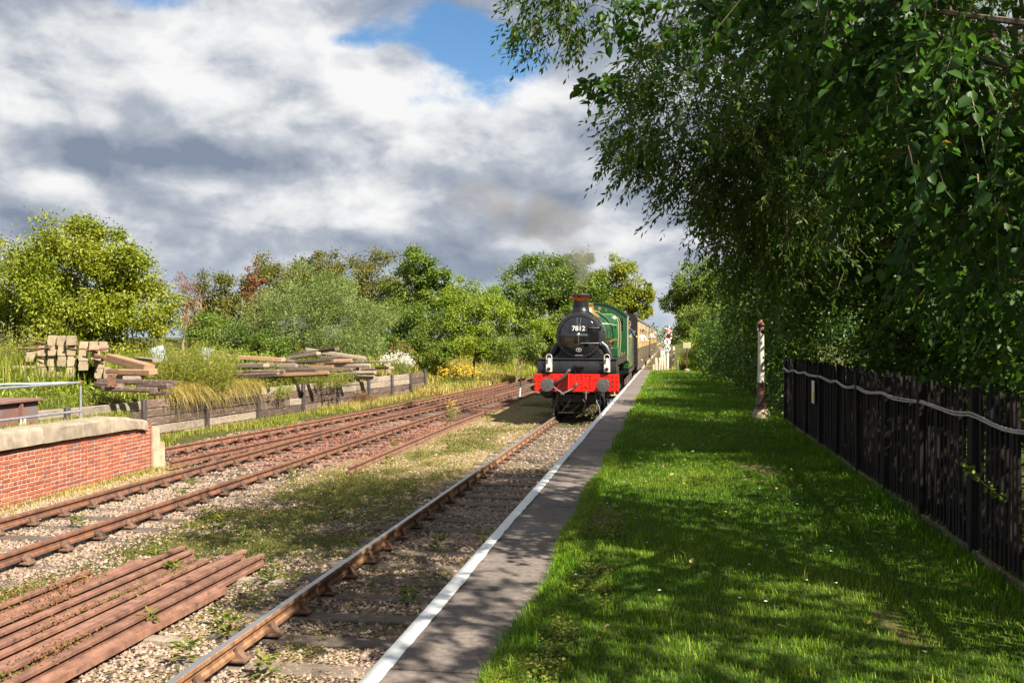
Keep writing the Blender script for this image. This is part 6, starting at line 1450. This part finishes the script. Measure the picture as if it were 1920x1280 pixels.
# tall weed clump
def weed_clump(name, label, u, vb, Y, n_st, h, rad, mat, flower=None, L_=.10, Wd=.022, fl_n=0, fl_s=.05, dens=26, zoff=None):
    x = ony(u, vb, Y).x; z = gz(x, Y); root = thing(name, label, 'plant', (x, Y, z)); sp = []; tv = []
    a = rng.uniform(0, 2 * np.pi, n_st); r = rad * np.sqrt(rng.random(n_st)); hh = h * rng.uniform(.55, 1.05, n_st) * (1 - .35 * (r / rad) ** 2)
    B = np.stack([r * np.cos(a), r * np.sin(a), np.zeros(n_st)], 1); Tp = B * 1.35 + np.stack([rng.normal(0, .08, n_st), rng.normal(0, .08, n_st), hh], 1)
    mb = MB()
    for b_, t_ in zip(B, Tp): mb.tube([b_ - np.array([0, 0, .05]), (b_ + t_) / 2 + np.array([0, 0, .05]), t_], [.008, .006, .003], 3)
    mb.build('stem', MATS['grass_stem'], root)
    k = np.repeat(np.arange(n_st), dens); f = rng.uniform(.08, 1.0, len(k))[:, None]; P = B[k] * (1 - f) + Tp[k] * f + rng.normal(0, .05, (len(k), 3)); D = rng.normal(size=(len(k), 3)) + [0, 0, .6]
    V, F, q = leaf_arrays(P, D, rng.normal(size=(len(k), 3)) + [0, 0, .6], L_ * rng.uniform(.6, 1.3, len(k)), Wd); link('foliage', np_mesh('foliage', V, F, MATS[mat], np.repeat(np.clip(rng.normal(.5, .22, len(k)), 0, 1), q)), root)
    if flower:
        k = rng.integers(0, n_st, fl_n); C_ = Tp[k] + rng.normal(0, .07, (fl_n, 3)) + [0, 0, .02]; pp = []
        for j in range(6):
            aa = rng.uniform(0, 2 * np.pi, fl_n); D = np.stack([np.cos(aa) * .8, np.sin(aa) * .8 - .3, np.full(fl_n, .35)], 1); V, F, q = leaf_arrays(C_, D, np.tile([0, -.5, .8], (fl_n, 1)), fl_s, fl_s * .6); pp.append((V, F, np.repeat(rng.random(fl_n), q)))
        V, F, T = join_np(pp); link('blossom', np_mesh('blossom', V, F, MATS[flower], T), root)
    return root
M('grass_stem', (0.14, 0.15, 0.05), (0.22, 0.2, 0.08), 8, .8)
weed_clump('tall_weed', 'tall bushy green weed clump with few purple flowers above the timber wall', 352, 715, wall_at(352) + 1.5, 420, 1.75, 1.25, 'grass_wild', 'flower_purple', .12, .02, 22, .035, 40)
weed_clump('tall_weed', 'wispy green weeds in front of the left end of the sleeper heap', 500, 712, wall_at(500) + .7, 90, .55, .9, 'grass_wild', None, .10, .02, 0, .03, 30)
weed_clump('tall_weed', 'feathery green weeds growing out of the rotten sleeper heap', 590, 705, wall_at(590) + .9, 170, .80, 1.2, 'grass_wild', None, .10, .02, 0, .03, 30)
weed_clump('daisy_clump', 'big clump of white daisies beside the concrete beams', 745, 700, wall_at(745) + 1.6, 130, 1.0, .6, 'leaf_bright', 'flower_white', .07, .02, 420, .050, 14)
weed_clump('dock_plant', 'rusty red dock spikes rising behind the white daisies', 752, 690, wall_at(752) + 3.0, 30, 1.75, .55, 'seed_red', None, .06, .03, 0, .03, 30)
weed_clump('ragwort_clump', 'patch of orange yellow ragwort flowers on the grassy bank', 855, 690, 52, 110, 1.4, .9, 'grass_wild', 'flower_yellow', .10, .03, 380, .07, 16)
weed_clump('dead_bramble', 'dead brown bramble hanging over the timber wall near the sleeper heap', 668, 712, wall_at(668) + .25, 150, .6, .65, 'leaf_red', None, .07, .02, 0, .03, 26)
weed_clump('tall_weed', 'tall pale seeding weeds left of the concrete sleeper stack', 22, 700, 27, 120, 1.7, 1.0, 'grass_wild', 'flower_white', .12, .03, 60, .03, 24)
weed_clump('tall_weed', 'yellow green leafy weeds below the dark shrub behind the tall weed clump', 430, 690, wall_at(430) + 4, 160, 1.15, 1.5, 'leaf_bright', None, .10, .04, 0, .03, 40)
for (u, v, Y, lb) in ((846, 770, 0, 'small yellow flowered weed standing by the disused rail'),):
    p_ = onz(860, 785, -1.13); weed_clump('yellow_weed', lb, 848, 700, p_.y, 10, .55, .10, 'leaf_bright', 'flower_yellow', .06, .02, 40, .03, 20)
# bramble sprig growing through the fence: one stem with its leaves
n = 46; br = thing('bramble_sprig', 'light green bramble sprig poking through the fence pickets', 'plant', (FX - .06, 7.3, .62))
MB().tube([(.05, .5, .06), (-.03, .2, .03), (-.04, -.15, -.01), (-.03, -.5, -.05)], [.004, .004, .003, .002], 4).build('stem', MATS['grass_stem'], br)
yv = rng.uniform(-.5, .45, n); P = np.stack([-.03 + rng.normal(0, .015, n), yv, .10 * yv + rng.normal(0, .012, n)], 1); D = rng.normal(size=(n, 3)); V, F, q = leaf_arrays(P, D, rng.normal(size=(n, 3)) + [-1, 0, .5], .045, .03, 'ovate')
tag(link('foliage', np_mesh('foliage', V, F, MATS['leaf_mid'], np.repeat(rng.random(n), q)), br), kind='stuff')

# ------------------------------------------------------------------ smoke from the chimney
m, t = base_mat('smoke')
tcn = nd(t, 'ShaderNodeTexCoord'); ob = tcn.outputs['Object']; ln_ = nd(t, 'ShaderNodeVectorMath', {0: ob}, operation='LENGTH').outputs['Value']
fall = sstep(t, ln_, 1.0, .25); wn = noise(t, nd(t, 'ShaderNodeNewGeometry').outputs['Position'], 1.1, 4, .6)
den = mth(t, 'MULTIPLY', mth(t, 'MULTIPLY', fall, sstep(t, wn, .38, .66)), nd(t, 'ShaderNodeObjectInfo').outputs['Alpha'])
pv = nd(t, 'ShaderNodeVolumePrincipled', {'Color': (0.42, 0.40, 0.38, 1), 'Density': den, 'Anisotropy': .2})
nd(t, 'ShaderNodeOutputMaterial', {'Volume': pv.outputs[0]})
bmx = bmesh.new(); bmesh.ops.create_icosphere(bmx, subdivisions=3, radius=1.0); sme_ = bpy.data.meshes.new('smoke_puff'); bmx.to_mesh(sme_); bmx.free(); sme_.materials.append(m)
smk = bpy.data.objects.new('smoke', None); COL.objects.link(smk); smk.location = (TRK, 32.62, 3.05); tag(smk, 'thin grey smoke drifting up from the engine chimney', kind='stuff')
for (u, v, Y, sx, sy, sz, dn) in ((1094, 525, 32.7, .42, .42, .62, 2.2), (1090, 480, 33, .85, .75, .85, 1.2), (1060, 425, 33.5, 1.5, 1.2, 1.15, 1.0), (985, 400, 34, 1.9, 1.4, 1.3, .9), (900, 370, 35, 1.7, 1.4, .9, .6)):
    p_ = ony(u, v, Y); o = link('smoke_puff', sme_, smk, tuple(p_ - Vector(smk.location))); o.scale = (sx, sy, sz); o.color = (1, 1, 1, dn); o['kind'] = 'stuff'
